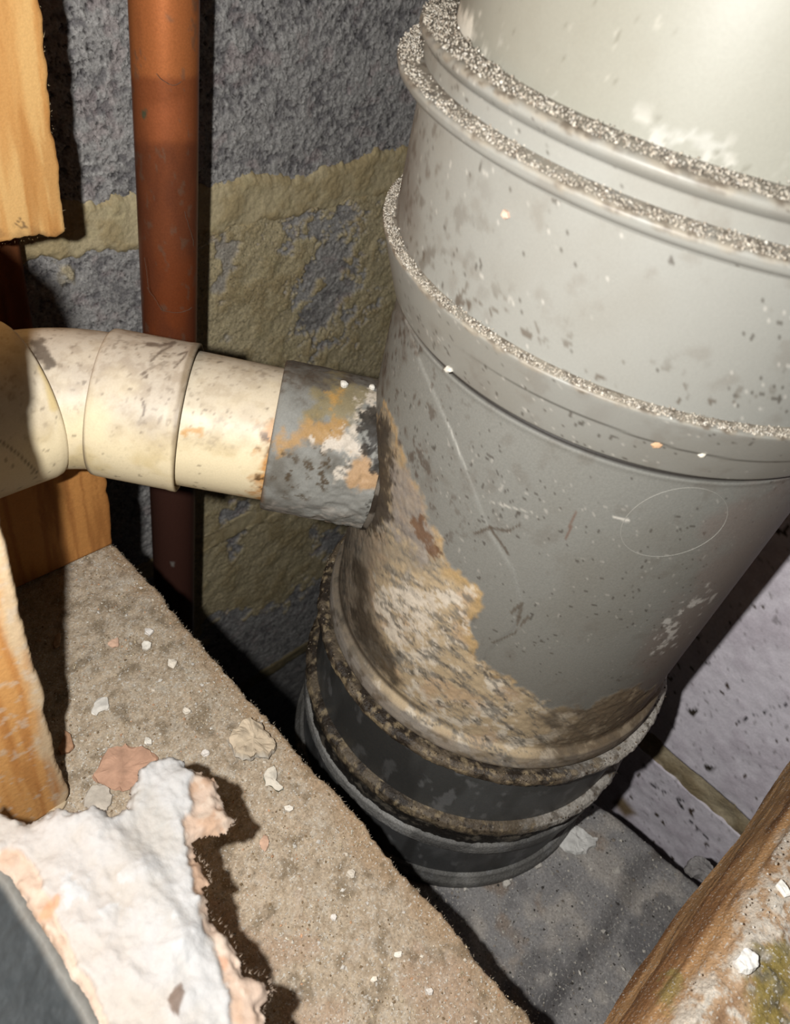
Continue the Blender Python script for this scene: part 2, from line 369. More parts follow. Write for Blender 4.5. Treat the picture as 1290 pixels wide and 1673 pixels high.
def barrel_paint(P):
    c = pvc_paint(P, 101, 0.4); q = P.reshape(-1, 3); p = pix(P)
    c = mix(c, S(146, 144, 130), 0.6 + 0 * p[:, 0])
    c = mix(c, S(200, 197, 188), sstep(0.8, 1.1, fbm(q, 260, 4, 103)) * sstep(0.256, 0.2515, q[:, 2]) * 0.5)
    wh = blot(p, [(690, 10), (760, 20), (800, 70), (790, 95), (740, 60), (705, 30)], 10, fbm(q, 200, 4, 105), 22)
    c = mix(c, S(240, 234, 220), wh * 0.85)
    wh = blot(p, [(1070, 208), (1130, 220), (1190, 240), (1180, 246), (1100, 228)], 3, fbm(q, 500, 3, 106), 7)
    c = mix(c, S(190, 189, 182), wh * 0.4)
    c = mix(c, S(60, 52, 46), blot(p, [(974, 157), (984, 157), (982, 162), (976, 161)], 1.2))
    return c
lathe_part('pipe_barrel', [(0.0546, 0.2500), (0.0546, 0.2512), (0.0546, 0.36), (0.0546, 0.44), (0.0515, 0.44), (0.0515, 0.38)], 0.0008, M_pvc, barrel_paint)
def ledge_paint(zl, seed, w=0.0012):
    def f(P):
        q = P.reshape(-1, 3); c = pvc_paint(P, seed); z = q[:, 2]
        d = sstep(zl - w, zl - 0.0002, z + 0.0006 * fbm(q, 300, 3, seed + 7))
        c = mix(c, mix(flat(S(154, 146, 132), len(q)), S(112, 102, 90), sstep(-0.3, 0.8, fbm(q, 700, 3, seed + 8))), d)
        R = np.hypot(q[:, 0] - SOIL[0], q[:, 1] - SOIL[1])
        return mix(c, S(120, 112, 104), sstep(0.5, 1.2, fbm(q, 90, 4, seed + 9)) * 0.18)
    return f
lathe_part('collar', [(0.0546, 0.2503), (0.0588, 0.2502), (0.0606, 0.2500), (0.0613, 0.2495), (0.0614, 0.2488), (0.0610, 0.2481), (0.0604, 0.2475), (0.0601, 0.2472), (0.0596, 0.24705), (0.0596, 0.2440)], 0.0005, M_pvc, ledge_paint(0.2503, 111, 0.0014))
lathe_part('collar', [(0.0590, 0.2440), (0.0610, 0.2439), (0.0636, 0.2437), (0.0643, 0.2434), (0.0645, 0.2430), (0.0641, 0.2418), (0.0634, 0.2411), (0.0608, 0.2402), (0.0593, 0.2396), (0.0590, 0.2390)], 0.0005, M_pvc, ledge_paint(0.2440, 121, 0.0014))
def sleeve_paint(P):
    q = P.reshape(-1, 3); c = pvc_paint(P, 131); p = pix(P)
    g = sstep(860, 640, p[:, 0]) * sstep(0.15, 1.0, fbm(q, 380, 4, 133))
    c = mix(c, S(98, 88, 78), g * 0.7)
    c = mix(c, S(110, 98, 88), sstep(700, 650, p[:, 0] + 10 * fbm(q, 200, 3, 135)) * 0.55)
    c = mix(c, S(90, 78, 66), sstep(0.8, 1.1, fbm(q, 500, 3, 137)) * sstep(0.225, 0.2135, q[:, 2]) * 0.8)
    return c
lathe_part('coupling_sleeve', [(0.0590, 0.2398), (0.0590, 0.2120)], 0.0006, M_pvc, sleeve_paint)
def cone_paint(P):
    c = ledge_paint(0.2127, 141, 0.0010)(P); q = P.reshape(-1, 3)
    ln = np.abs(q[:, 2] - 0.2055 - 0.0006 * fbm(q, 20, 2, 143))
    return mix(c, S(70, 66, 60), sstep(0.00035, 0.0001, ln) * sstep(700, 900, pix(P)[:, 0]) * 0.8)
lathe_part('collar', [(0.0588, 0.2128), (0.0606, 0.2127), (0.0616, 0.2126), (0.0619, 0.2123), (0.0618, 0.2118), (0.0571, 0.1985), (0.0569, 0.1981), (0.0553, 0.1979)], 0.0005, M_pvc, cone_paint)

STAIN = [(628, 640), (648, 680), (656, 712), (668, 735), (668, 760), (685, 790), (700, 830), (722, 880), (740, 925), (765, 935), (782, 950), (793, 968), (785, 1000), (768, 1020), (785, 1050), (775, 1068), (800, 1092), (830, 1100), (855, 1118), (872, 1135), (905, 1152), (960, 1152), (990, 1138), (1015, 1125), (1045, 1118), (1060, 1125), (1100, 1105), (1150, 1250), (900, 1400), (500, 1400), (400, 1050), (480, 880), (560, 860)]
SADDLE = [(600, 480), (662, 520), (690, 600), (735, 700), (770, 790), (800, 870), (838, 930), (852, 985), (835, 1030), (800, 1058), (740, 1150), (400, 1200), (400, 480)]
DARK = [(575, 915), (600, 925), (604, 1000), (640, 1070), (660, 1118), (640, 1122), (605, 1075), (578, 1010)]
def stain_color(q, p, d):
    st = fbm(np.stack([p[:, 0] * 0.8 + p[:, 1] * 0.6, (p[:, 1] * 0.8 - p[:, 0] * 0.6) * 3.6], 1), 0.030, 6, 151, gain=0.78)
    n1 = fbm(q, 170, 6, 152, gain=0.66); n2 = fbm(q, 520, 4, 153, gain=0.7); n3 = fbm(q, 130, 4, 154)
    c = mix(flat(S(194, 174, 142), len(q)), S(222, 210, 190), sstep(0.0, 0.8, n1))
    c = mix(c, S(200, 166, 132), sstep(0.3, 1.0, n3) * 0.4)
    c = mix(c, S(122, 118, 110), sstep(-0.25, 1.0, st) * 0.8)
    c = mix(c, S(74, 66, 56), sstep(0.55, 1.1, n2 * 0.5 + st * 0.6) * 0.6)
    lft = sstep(640, 585, p[:, 0] + 14 * n1); c = mix(c, mix(flat(S(118, 108, 96), len(q)), S(74, 66, 56), sstep(-0.2, 0.7, n1)), lft * 0.85)
    upl = sstep(900, 820, p[:, 1]) * sstep(760, 700, p[:, 0]); c = mix(c, S(104, 92, 78), upl * (0.35 + 0.4 * sstep(0, 0.6, n1)))
    rgt = sstep(830, 940, p[:, 0] + 30 * n3); c = mix(c, mix(flat(S(112, 98, 80), len(q)), S(150, 134, 110), sstep(0.1, 0.9, n1)), rgt * 0.88)
    e = sstep(11, 3, d + 3 * n2) * sstep(1150, 1100, p[:, 1]) * sstep(900, 860, p[:, 0]); c = mix(c, S(186, 152, 102), e * 0.7)
    ylw = sstep(900, 940, p[:, 1]) * sstep(1090, 1050, p[:, 1]) * sstep(24, 8, d + 5 * n1); c = mix(c, S(188, 158, 110), ylw * 0.75)
    c = mix(c, S(228, 216, 198), blot(p, [(640, 965), (700, 940), (755, 980), (750, 1040), (700, 1060), (650, 1030), (625, 1000)], 22, n1, 30) * sstep(-0.1, 0.5, n1 * 0.6 + n2 * 0.6 - st * 0.5) * 0.75)
    c = mix(c, S(128, 122, 112), blot(p, [(600, 880), (680, 870), (735, 930), (700, 945), (620, 930)], 14, n1, 20) * 0.5)
    c = mix(c, S(150, 142, 136), blot(p, [(632, 740), (650, 740), (690, 800), (712, 880), (690, 920), (650, 880)], 10, n1, 14) * 0.6)
    c = mix(c, S(56, 47, 38), blot(p, [(606, 690), (634, 680), (640, 760), (636, 850), (604, 878), (590, 860)], 7, n2, 9) * 0.85)
    c = mix(c, S(72, 62, 50), blot(p, DARK, 7, n1, 7) * 0.85)
    c = mix(c, S(110, 76, 48), blot(p, [(672, 850), (690, 850), (715, 900), (700, 905), (680, 880)], 6, n2, 10) * 0.8)
    return c
def body_disp(P):
    p = pix(P); q = P.reshape(-1, 3); th = np.stack([q[:, 0] - SOIL[0], q[:, 1] - SOIL[1]], 1); th /= np.linalg.norm(th, axis=1)[:, None]
    n1 = fbm(q, 300, 4, 152, gain=0.65); n2 = fbm(q, 700, 3, 155)
    vis = (th @ (-SOIL / np.linalg.norm(SOIL)) > -0.2)
    d = poly_sd(p, STAIN) + 5 * fbm(q, 300, 3, 156)
    m = sstep(0, 7, d) * vis; sad = sstep(-2.0, 2.0, poly_sd(p, SADDLE)) * vis
    h = 0.0003 * sad * sstep(0.095, 0.105, q[:, 2]) + m * sstep(0.084, 0.1, q[:, 2]) * (0.0002 + 0.00012 * n1 + 0.00006 * n2)
    q[:, :2] += th * h[:, None]
    body_disp.d, body_disp.m = d, m
def body_paint(P):
    q = P.reshape(-1, 3); p = pix(P); c = pvc_paint(P, 161) * 0.74
    n1 = fbm(q, 120, 5, 163); n2 = fbm(q, 420, 4, 164)
    c = mix(c, S(120, 115, 105), sstep(0.16, 0.11, q[:, 2]) * 0.4); c = mix(c, S(36, 30, 26), sstep(0.1955, 0.1959, q[:, 2]) * 0.93)  # darker towards the bottom, light falloff put into the colour; dirty groove on top
    c = mix(c, S(96, 84, 74), sstep(760, 640, p[:, 0] + 30 * n1) * sstep(0.0, 0.8, n1 + 0.5 * n2) * 0.6)
    c = mix(c, S(84, 72, 62), sstep(0.75, 1.05, n2) * sstep(840, 660, p[:, 0]) * 0.7)
    c = mix(c, S(130, 112, 104), blot(p, [(1190, 830), (1290, 760), (1290, 850), (1090, 1110), (1040, 1120)], 25, n1, 20) * 0.45)
    c = mix(c, S(214, 210, 202), blot(p, [(1060, 1062), (1075, 1030), (1120, 990), (1160, 965), (1150, 985), (1085, 1060)], 5, n2, 10) * sstep(0.1, 0.7, n2) * 0.8)
    for ln, col, w in (([(775, 872), (800, 862), (830, 868), (850, 856)], S(80, 68, 56), 1.8), ([(800, 862), (820, 890), (830, 905)], S(80, 68, 56), 1.4), ([(925, 880), (940, 835)], S(110, 84, 70), 1.6), ([(1000, 845), (1025, 850)], S(222, 216, 205), 1.3), ([(805, 1050), (840, 1035), (862, 1008)], S(94, 84, 72), 2.0), ([(836, 1000), (852, 985), (845, 1020)], S(94, 84, 72), 2.5), ([(800, 820), (870, 838)], S(190, 186, 176), 1.2)):
        c = mix(c, col, sstep(w + 1.0, w - 0.8, line_d(p, ln) + 1.0 * n2) * 0.75)
    d, m = body_disp.d, body_disp.m
    c = mix(c, stain_color(q, p, d), m)
    c = mix(c, S(186, 184, 176), sstep(2.0, 0.4, np.abs(poly_sd(p, SADDLE))) * (1 - m) * (0.12 + 0.6 * sstep(60, 20, np.hypot(p[:, 0] - 742, p[:, 1] - 725))))
    low = sstep(0.0905, 0.0885, q[:, 2]); n3 = fbm(q, 260, 4, 167)
    c = mix(c, mix(flat(S(166, 158, 148), len(q)), S(116, 106, 94), sstep(0.0, 0.8, n3)), low * (0.35 + 0.4 * sstep(900, 700, p[:, 0])))
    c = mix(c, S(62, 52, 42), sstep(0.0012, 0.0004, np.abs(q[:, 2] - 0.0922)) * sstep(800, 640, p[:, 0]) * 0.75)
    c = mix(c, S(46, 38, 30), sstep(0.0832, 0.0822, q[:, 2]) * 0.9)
    return c
lathe_part('branch_body', [(0.0540, 0.1990), (0.0542, 0.1962), (0.0550, 0.1957), (0.0552, 0.1952), (0.0550, 0.1942), (0.0550, 0.0965), (0.0549, 0.0930), (0.0551, 0.0916), (0.0562, 0.0906), (0.0571, 0.0895), (0.0574, 0.0875), (0.0574, 0.0845), (0.0571, 0.0832), (0.0562, 0.0825), (0.0562, 0.0812)], 0.0005, M_crust, body_paint, 760, body_disp)
def ring_paint(seed, light):
    def f(P):
        q = P.reshape(-1, 3); p = pix(P)
        a = fbm(q, 180, 4, seed, gain=0.65); b = fbm(q, 520, 3, seed + 1)
        c = mix(flat(S(102, 90, 74), len(q)), S(52, 44, 36), sstep(-0.3, 0.6, a))
        c = mix(c, S(160, 142, 112), sstep(0.3, 1.0, b) * 0.7)
        wr_ = sstep(*light, p[:, 0] + 30 * a)
        return mix(c, mix(flat(S(196, 190, 180), len(q)), S(120, 112, 102), sstep(0.0, 0.8, b + 0.4 * a)), wr_ * 0.9)
    return f
def rough_disp(seed, amp):
    def f(P):
        q = P.reshape(-1, 3); th = q[:, :2] - SOIL; th /= np.linalg.norm(th, axis=1)[:, None]
        h = amp * fbm(q, 260, 4, seed, gain=0.65); q[:, :2] += th * h[:, None]; q[:, 2] += 0.5 * amp * fbm(q, 300, 3, seed + 1)
    return f
lathe_part('seal_ring', [(0.0560, 0.0822), (0.0588, 0.0824), (0.0600, 0.0820), (0.0606, 0.0811), (0.0606, 0.0800), (0.0600, 0.0790), (0.0580, 0.0786)], 0.0004, M_wet, ring_paint(171, (900, 1030)), 720, rough_disp(173, 0.00028))
def band_paint(seed, base, hi):
    def f(P):
        q = P.reshape(-1, 3); p = pix(P)
        a = fbm(q, 60, 4, seed, (1, 1, 0.6)); b = fbm(q, 260, 4, seed + 1, (1, 1, 0.5)); v = fbm(q, 55, 3, seed + 2, (1, 1, 0.08))
        c = mix(flat(base, len(q)), hi, sstep(0.1, 1.0, a) * 0.5)
        c = mix(c, S(150, 150, 150), sstep(0.55, 1.1, b) * 0.45)
        return mix(c, S(48, 46, 44), sstep(0.3, 0.7, v) * 0.5)
    return f
lathe_part('drain_socket', [(0.0570, 0.0800), (0.0577, 0.0790), (0.0577, 0.0500), (0.0575, 0.0470)], 0.0007, M_black, band_paint(181, S(82, 82, 80), S(112, 113, 112)))
lathe_part('seal_ring', [(0.0572, 0.0496), (0.0592, 0.0494), (0.0605, 0.0486), (0.0611, 0.0470), (0.0609, 0.0455), (0.0600, 0.0446), (0.0580, 0.0440)], 0.0004, M_wet, ring_paint(191, (820, 930)), 720, rough_disp(193, 0.00026))
def gap_paint(P):
    q = P.reshape(-1, 3); p = pix(P); a = fbm(q, 260, 4, 195, gain=0.65)
    c = mix(flat(S(40, 36, 32), len(q)), S(120, 112, 100), sstep(0.3, 1.0, a) * 0.7)
    return mix(c, S(90, 88, 86), sstep(880, 960, p[:, 0]) * 0.7)
lathe_part('socket_groove', [(0.0582, 0.0442), (0.0586, 0.0420), (0.0590, 0.0380), (0.0588, 0.0345)], 0.0005, M_wet, gap_paint, 720, rough_disp(197, 0.0003))
lathe_part('socket_rim', [(0.0586, 0.0350), (0.0598, 0.0342), (0.0601, 0.0320), (0.0601, 0.0298), (0.0595, 0.0286), (0.0578, 0.0284)], 0.0005, M_wet, band_paint(201, S(140, 138, 134), S(176, 174, 170)), 720, rough_disp(203, 0.00012))
lathe_part('drain_socket', [(0.0574, 0.0290), (0.0578, 0.0270), (0.0580, 0.0075)], 0.0008, M_black, band_paint(205, S(84, 84, 84), S(130, 130, 130)))
lathe_part('base_flange', [(0.0578, 0.0078), (0.0592, 0.0072), (0.0596, 0.0062), (0.0608, 0.0046), (0.0610, 0.0030), (0.0606, 0.0002), (0.0560, 0.0002)], 0.0005, M_wet, band_paint(207, S(118, 116, 112), S(170, 168, 162)))
# dust heaped on the three ledges, seen from the open side only
def ledge_dust(r0, r1, z, N, seed, bump):
    r = np.random.default_rng(seed); th = r.uniform(math.radians(95), math.radians(345), N)
    u = r.beta(1.6, 1.2, N); R = r0 + (r1 - r0) * u
    P = np.stack([SOIL[0] + R * np.cos(th), SOIL[1] + R * np.sin(th), z + 0 * R], 1)
    ht = np.clip(0.5 + 0.5 * fbm(P, 160, 3, seed + 3), 0, 1); P[:, 2] += ht * bump * (1 - u) * r.uniform(0, 1, N)
    grains('ledge_dust', P, r.uniform(0.00009, 0.00022, N) * r.choice([1, 1, 1, 1.4], N), palette(N, DUSTY, seed + 1, [0.3, 0.3, 0.2, 0.12, 0.08]), M_grain, soil, seed + 2)
ledge_dust(0.0547, 0.0612, 0.2503, 5200, 211, 0.0016)
ledge_dust(0.0591, 0.0645, 0.2438, 5600, 221, 0.0010)
ledge_dust(0.0591, 0.0618, 0.2127, 5200, 231, 0.0010)
r = np.random.default_rng(241); N = 600                       # wet grit and crumbs on the lower rings
th = r.uniform(math.radians(110), math.radians(345), N); lo = r.random(N) < 0.5
R = np.where(lo, r.uniform(0.0585, 0.0612, N), r.uniform(0.0580, 0.0606, N)); z = np.where(lo, 0.0492, 0.0825)
grains('ring_grit', np.stack([SOIL[0] + R * np.cos(th), SOIL[1] + R * np.sin(th), z], 1), r.uniform(0.00012, 0.00036, N), palette(N, [S(124, 106, 84), S(64, 52, 40), S(176, 164, 146)], 242, [0.45, 0.4, 0.15]), M_wet, soil, 243)
# moulded ring mark on the body
a = np.linspace(0, 2 * math.pi, 72); ca, sa = np.cos(a) * 90, np.sin(a) * 52; rot = math.radians(-17)
pts = [on_cyl(1101 + x * math.cos(rot) - y * math.sin(rot), 853 + x * math.sin(rot) + y * math.cos(rot), 0.0550) for x, y in zip(ca, sa)]
tube('mould_ring', pts, 0.00007, S(160, 158, 150), M_pvc, soil, 6)

# boss socket: stands out of the soil pipe towards the waste pipe
U = np.array([-0.70711, 0.70711, 0.0])                          # from the soil pipe out along the waste
def wz(s): return 0.1452 + (s - 0.072) * 0.055
def ax(s): return np.array([SOIL[0], SOIL[1], 0]) + U * s + np.array([0, 0, wz(s)])
def tube_part(name, prof, step, m, parent, paint, seg=200):
    pr = refine([(b, a_) for a_, b in prof], step)                # (radius, s)
    P = sweep(np.array([ax(s) for _, s in pr]) + 0, np.array([R for R, _ in pr]), seg) if False else None
    T = U + np.array([0, 0, 0.055]); T /= np.linalg.norm(T); A = np.cross(T, [0, 0, 1.0]); A /= np.linalg.norm(A); B = np.cross(A, T)
    th = np.linspace(0, 2 * math.pi, seg, endpoint=False); ring = A * np.cos(th)[:, None] + B * np.sin(th)[:, None]
    P = np.array([ax(s)[None] + R * ring for R, s in pr])
    C = paint(P); return build(name, P, quads(len(pr), seg, True), C, m, parent)
def boss_paint(P):
    q = P.reshape(-1, 3); p = pix(P); n1 = fbm(q, 200, 5, 251, gain=0.65); n2 = fbm(q, 520, 4, 252, gain=0.65); n3 = fbm(q, 110, 4, 253)
    c = mix(flat(S(142, 141, 135), len(q)), S(114, 110, 102), sstep(-0.2, 1, n3))
    c = mix(c, S(92, 80, 68), sstep(655, 600, p[:, 1] + 22 * n1) * (0.5 + 0.4 * sstep(0, 0.6, n2)))
    c = mix(c, S(150, 132, 84), blot(p, [(500, 690), (520, 640), (560, 610), (600, 640), (590, 690)], 16, n1, 22) * 0.6)
    c = mix(c, S(190, 148, 84), blot(p, [(540, 640), (558, 640), (556, 662), (543, 668)], 7, n2, 8) * 0.85)
    c = mix(c, S(178, 138, 82), blot(p, [(452, 715), (500, 692), (565, 684), (562, 708), (505, 722), (480, 738), (452, 745)], 7, n1, 10) * 0.85)
    c = mix(c, S(80, 66, 48), blot(p, [(455, 740), (520, 725), (600, 720), (600, 770), (520, 790), (455, 800)], 12, n1, 20) * sstep(0.25, 0.6, n2) * 0.9)
    c = mix(c, S(214, 202, 186), blot(p, [(556, 712), (580, 690), (572, 672), (600, 650), (622, 640), (622, 662), (600, 690), (592, 740), (560, 790), (548, 780), (560, 740), (510, 718)], 6, n2, 12) * sstep(-0.6, 0.1, n1) * 0.9)
    c = mix(c, S(188, 152, 112), blot(p, [(575, 750), (600, 742), (622, 770), (618, 790), (580, 792), (572, 800), (566, 780)], 6, n1, 10) * 0.9)
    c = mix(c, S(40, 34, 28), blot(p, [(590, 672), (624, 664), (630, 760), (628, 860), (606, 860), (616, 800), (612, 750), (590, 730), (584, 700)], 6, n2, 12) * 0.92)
    c = mix(c, S(176, 168, 158), sstep(812, 842, p[:, 1] - (p[:, 0] - 430) * 0.17 + 12 * n1) * sstep(0, 0.7, n1) * 0.7)
    c = mix(c, S(200, 178, 156), sstep(7, 2, line_d(p, [(428, 838), (470, 848), (540, 860), (590, 868)]) + 3 * n2) * 0.85)
    s = (q[:, :2] - SOIL) @ U[:2]; c = mix(c, S(110, 78, 46), sstep(0.0795, 0.0812, s) * 0.8 * sstep(0, 0.5, 0.4 + n1))
    return c
def boss_disp_paint(P):
    c = boss_paint(P); q = P.reshape(-1, 3); n = fbm(q, 260, 4, 255); p = pix(P)
    r_ = q - np.array([SOIL[0], SOIL[1], 0]); s = r_[:, :2] @ U[:2]; r_ = r_ - np.outer(s, U) - np.stack([0 * s, 0 * s, wz(s)], 1)
    m = sstep(700, 720, p[:, 1] + 10 * n); q += r_ * (0.018 * n * (0.25 + 0.75 * m * sstep(0.078, 0.06, s)))[:, None]
    return c
tube_part('boss_socket', [(0.052, 0.0208), (0.056, 0.0206), (0.0795, 0.0206), (0.0806, 0.0203), (0.0808, 0.0196), (0.0806, 0.0184), (0.079, 0.0180)], 0.0004, M_crust, soil, boss_disp_paint, 300)
def flange_paint(P):
    q = P.reshape(-1, 3); n = fbm(q, 300, 4, 257); return mix(flat(S(112, 104, 94), len(q)), S(52, 44, 36), sstep(-0.4, 0.5, n))
tube_part('boss_flange', [(0.0528, 0.0200), (0.0527, 0.0213), (0.0518, 0.0216), (0.0508, 0.0214), (0.0490, 0.0200)], 0.0004, M_crust, soil, flange_paint)

# ------------------------------------------------------------------ the cream waste pipe with its elbow
waste = thing('waste_pipe', (0.09, 0.147, 0.147), 'cream plastic waste pipe with elbow running into the side of the grey pipe', 'pipe')
CREAM = S(238, 221, 184) * 1.14
def cream_paint(P, seed, top=1.0):
    q = P.reshape(-1, 3); p = pix(P); n1 = fbm(q, 90, 4, seed); n2 = fbm(q, 380, 4, seed + 1, gain=0.65)
    c = mix(flat(CREAM, len(q)), S(228, 204, 150), sstep(0.2, 1.1, n1) * 0.6)
    up = sstep(0.0, 0.0165, q[:, 2] - 0.149 + 0.0035 * n1) * top
    c = mix(c, mix(flat(S(208, 196, 182), len(q)), S(184, 170, 156), sstep(-0.3, 0.8, n2)), up * 0.85)
    c = mix(c, S(120, 104, 88), sstep(0.85, 1.15, fbm(q, 800, 3, seed + 3, gain=0.65) + 0.3 * n1) * (0.1 + 0.3 * up))
    return mix(c, S(84, 68, 54), sstep(1.3, 1.4, fbm(q, 700, 2, seed + 5)) * 0.5)
def tip_paint(P):
    c = cream_paint(P, 301, 0.8); q = P.reshape(-1, 3); p = pix(P); n = fbm(q, 260, 4, 303, gain=0.65)
    e = sstep(34, 4, np.abs(p[:, 0] - (462 - (p[:, 1] - 600) * 0.13)) + 16 * n) * sstep(650, 720, p[:, 1])
    c = mix(c, S(206, 142, 68), e * 0.85); c = mix(c, S(84, 62, 40), e * sstep(0.35, 0.7, fbm(q, 480, 3, 305)) * 0.9)
    return mix(c, S(214, 160, 90), blot(p, [(305, 698), (330, 698), (328, 710), (300, 706)], 3, n, 6) * 0.8)
tube_part('pipe_length', [(0.0770, 0.0182), (0.1100, 0.0182)], 0.0005, M_cream, waste, tip_paint)
def sock_paint(P):
    c = cream_paint(P, 311); q = P.reshape(-1, 3); p = pix(P); n = fbm(q, 400, 3, 313)
    for ln, w in (([(232, 612), (238, 606), (240, 616), (233, 618)], 1.4), ([(232, 650), (236, 668), (234, 678)], 1.4), ([(246, 590), (262, 575), (280, 565)], 2.2), ([(292, 580), (305, 575), (300, 585), (285, 600)], 1.2), ([(240, 562), (262, 565), (285, 560)], 2.4)):
        c = mix(c, S(112, 96, 82), sstep(w + 1.5, w - 0.8, line_d(p, ln) + n) * 0.8)
    s = (q[:, :2] - SOIL) @ U[:2]
    c = mix(c, S(128, 112, 98), sstep(0.1244, 0.1253, s) * 0.7)
    return mix(c, S(120, 98, 64), sstep(0.1042, 0.1032, s) * 0.6)
tube_part('elbow_socket', [(0.1052, 0.0182), (0.1036, 0.0186), (0.1031, 0.0196), (0.1034, 0.0201), (0.1045, 0.0201), (0.1060, 0.0199), (0.1180, 0.0197), (0.1238, 0.0196), (0.1250, 0.0194), (0.1255, 0.0189), (0.1257, 0.0178)], 0.0005, M_cream, waste, sock_paint)
a0, a1 = ax(0.1235), ax(0.1375); a2 = np.array([0.0560, a1[1] + 0.0004, a1[2] + 0.0003])
t = np.linspace(0, 1, 60)[:, None]; path = (1 - t) ** 2 * a0 + 2 * t * (1 - t) * a1 + t * t * a2
P = sweep(path, 0.0182, 200); C = cream_paint(P, 321); p = pix(P); n_ = fbm(P.reshape(-1, 3), 300, 4, 323)
C = mix(C, S(98, 86, 76), blot(p, [(52, 562), (66, 560), (92, 590), (78, 602), (60, 590)], 5, n_, 8) * 0.85)
build('elbow_bend', P, quads(60, 200, True), C, M_cream, waste)
LY, LZ = a2[1], a2[2]
xs = refine([(0.0178, 0.0620), (0.0186, 0.0634), (0.0198, 0.0642), (0.0205, 0.0636), (0.0208, 0.0620), (0.0207, 0.0560), (0.0205, -0.08), (0.017, -0.08)], 0.0006)
th = np.linspace(0, 2 * math.pi, 220, endpoint=False)
P = np.array([[(x, LY + R * math.cos(b), LZ + 0.0006 * (0.069 - x) / 0.07 + R * math.sin(b)) for b in th] for R, x in xs]); C = cream_paint(P, 331, 0.7); p = pix(P)
C = mix(C, S(96, 82, 70), sstep(2.6, 0.8, line_d(p, [(0, 720), (30, 742), (60, 772)])) * 0.7)
C = mix(C, S(226, 196, 120), sstep(12, 3, line_d(p, [(70, 600), (80, 625), (88, 665)])) * 0.6)
build('elbow_socket', P, quads(len(xs), 220, True), C, M_cream, waste)

# ------------------------------------------------------------------ copper pipe in front of the back wall
zs = np.linspace(0.40, -0.552, 1100); P = lathe([(0.0109, z) for z in zs], COPPER, 120); q = P.reshape(-1, 3); p = pix(P)
n1 = fbm(q, 60, 4, 341, (1, 1, 0.4)); n2 = fbm(q, 300, 4, 342, (1, 1, 0.6)); n3 = fbm(q, 25, 3, 343)
C = mix(flat(S(232, 142, 84), len(q)), S(182, 104, 66), sstep(118, 132, p[:, 1] + 5 * n1) * 0.8)
C = mix(C, S(224, 132, 84), blot(p, [(240, 175), (300, 165), (305, 225), (250, 232)], 14, n1, 14) * 0.7)
C = mix(C, S(158, 92, 62), sstep(225, 245, p[:, 1] + 6 * n1) * 0.7); C = mix(C, S(176, 90, 48), sstep(380, 520, p[:, 1] + 40 * n3) * 0.6)
C = mix(C, S(130, 78, 58), sstep(0.1, 1.0, n1) * 0.45); C = mix(C, S(150, 128, 108), sstep(0.75, 1.1, n2) * 0.45)
C = mix(C, S(84, 120, 96), blot(p, [(228, 178), (238, 182), (236, 198), (230, 194)], 2, n2, 4) * 0.8)
C = C * 1.22; C = mix(C, S(124, 82, 70), sstep(700, 760, p[:, 1])); C = mix(C, S(210, 200, 190), blot(p, [(278, 918), (285, 918), (284, 926), (280, 925)], 1.5))  # lower length darkened: shadow of the waste pipe put into the copper colour
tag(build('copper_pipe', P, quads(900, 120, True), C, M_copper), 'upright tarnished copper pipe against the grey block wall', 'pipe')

# ------------------------------------------------------------------ timbers
def pine(q, seed, grain, light=S(250, 200, 130), dark=S(222, 152, 80)):
    """grain = stretch that makes the rings run along the piece"""
    a = fbm(q, 60, 4, seed, grain); b = fbm(q, 330, 4, seed + 1, grain); w = np.sin((a * 0.9 + q @ np.array([1, 1, 1]) * 0) * 9)
    c = mix(flat(light, len(q)), dark, sstep(-0.2, 1.0, w) * 0.55 + 0 * a); c = mix(c, dark * 0.85, sstep(0.3, 1.1, b) * 0.5)
    return mix(c, light * 1.06, sstep(0.4, 1.2, -b) * 0.4)
def face_xz(x0, x1, z0, z1, y, step, xedge=None, zedge=None):
    n_, m_ = int((z1 - z0) / step) + 1, int((x1 - x0) / step) + 1
    X, Z = np.meshgrid(np.linspace(x0, x1, m_), np.linspace(z1, z0, n_)); P = np.stack([X, np.full_like(X, y), Z], -1)
    q = P.reshape(-1, 3); u, v = (X.ravel() - x0) / (x1 - x0), (z1 - Z.ravel()) / (z1 - z0)
    if xedge is not None: q[:, 0] += u * xedge(q)
    if zedge is not None: q[:, 2] += v * zedge(q)
    e = np.minimum.reduce([(x1 - X.ravel()), (Z.ravel() - z0)]); q[:, 1] += 0.0012 * (1 - np.sqrt(np.clip(1 - (1 - np.clip(e / 0.0012, 0, 1)) ** 2, 0, 1)))
    return P
zp = on_plane(60, 390, 1, 0.218)[2]; xp = on_plane(85, 180, 1, 0.218)[0]
P = face_xz(-0.06, xp, zp, 0.36, 0.218, 0.0007, lambda q: 0.0006 * fbm(q * np.array([0, 0, 1]), 130, 4, 351), lambda q: 0.0012 * fbm(q * np.array([1, 0, 0]), 200, 4, 352) + (xp - q[:, 0]) * -0.01)
q = P.reshape(-1, 3); C = pine(q, 353, (1, 1, 0.07)) * 1.22; p = pix(P)
C = mix(C, S(120, 92, 66), sstep(10, 2, np.abs(p[:, 1] - 383) + 6 * fbm(q, 300, 3, 355)) * 0.35)
C = mix(C, S(104, 84, 68), sstep(2.2, 0.8, line_d(p, [(24, 368), (33, 358), (44, 372), (30, 371)])) * 0.7)
V, Fc, k = grid_body(P, (0, 0.056, 0)); post = tag(build('timber_post', V, Fc, pad(C, len(V)), M_wood), 'bright orange sawn timber post hanging beside the copper pipe, cut off at its lower end', 'timber')
P = face_xz(0.02, on_plane(44, 460, 1, 0.2745)[0], -0.552, 0.36, 0.2745, 0.002); q = P.reshape(-1, 3)
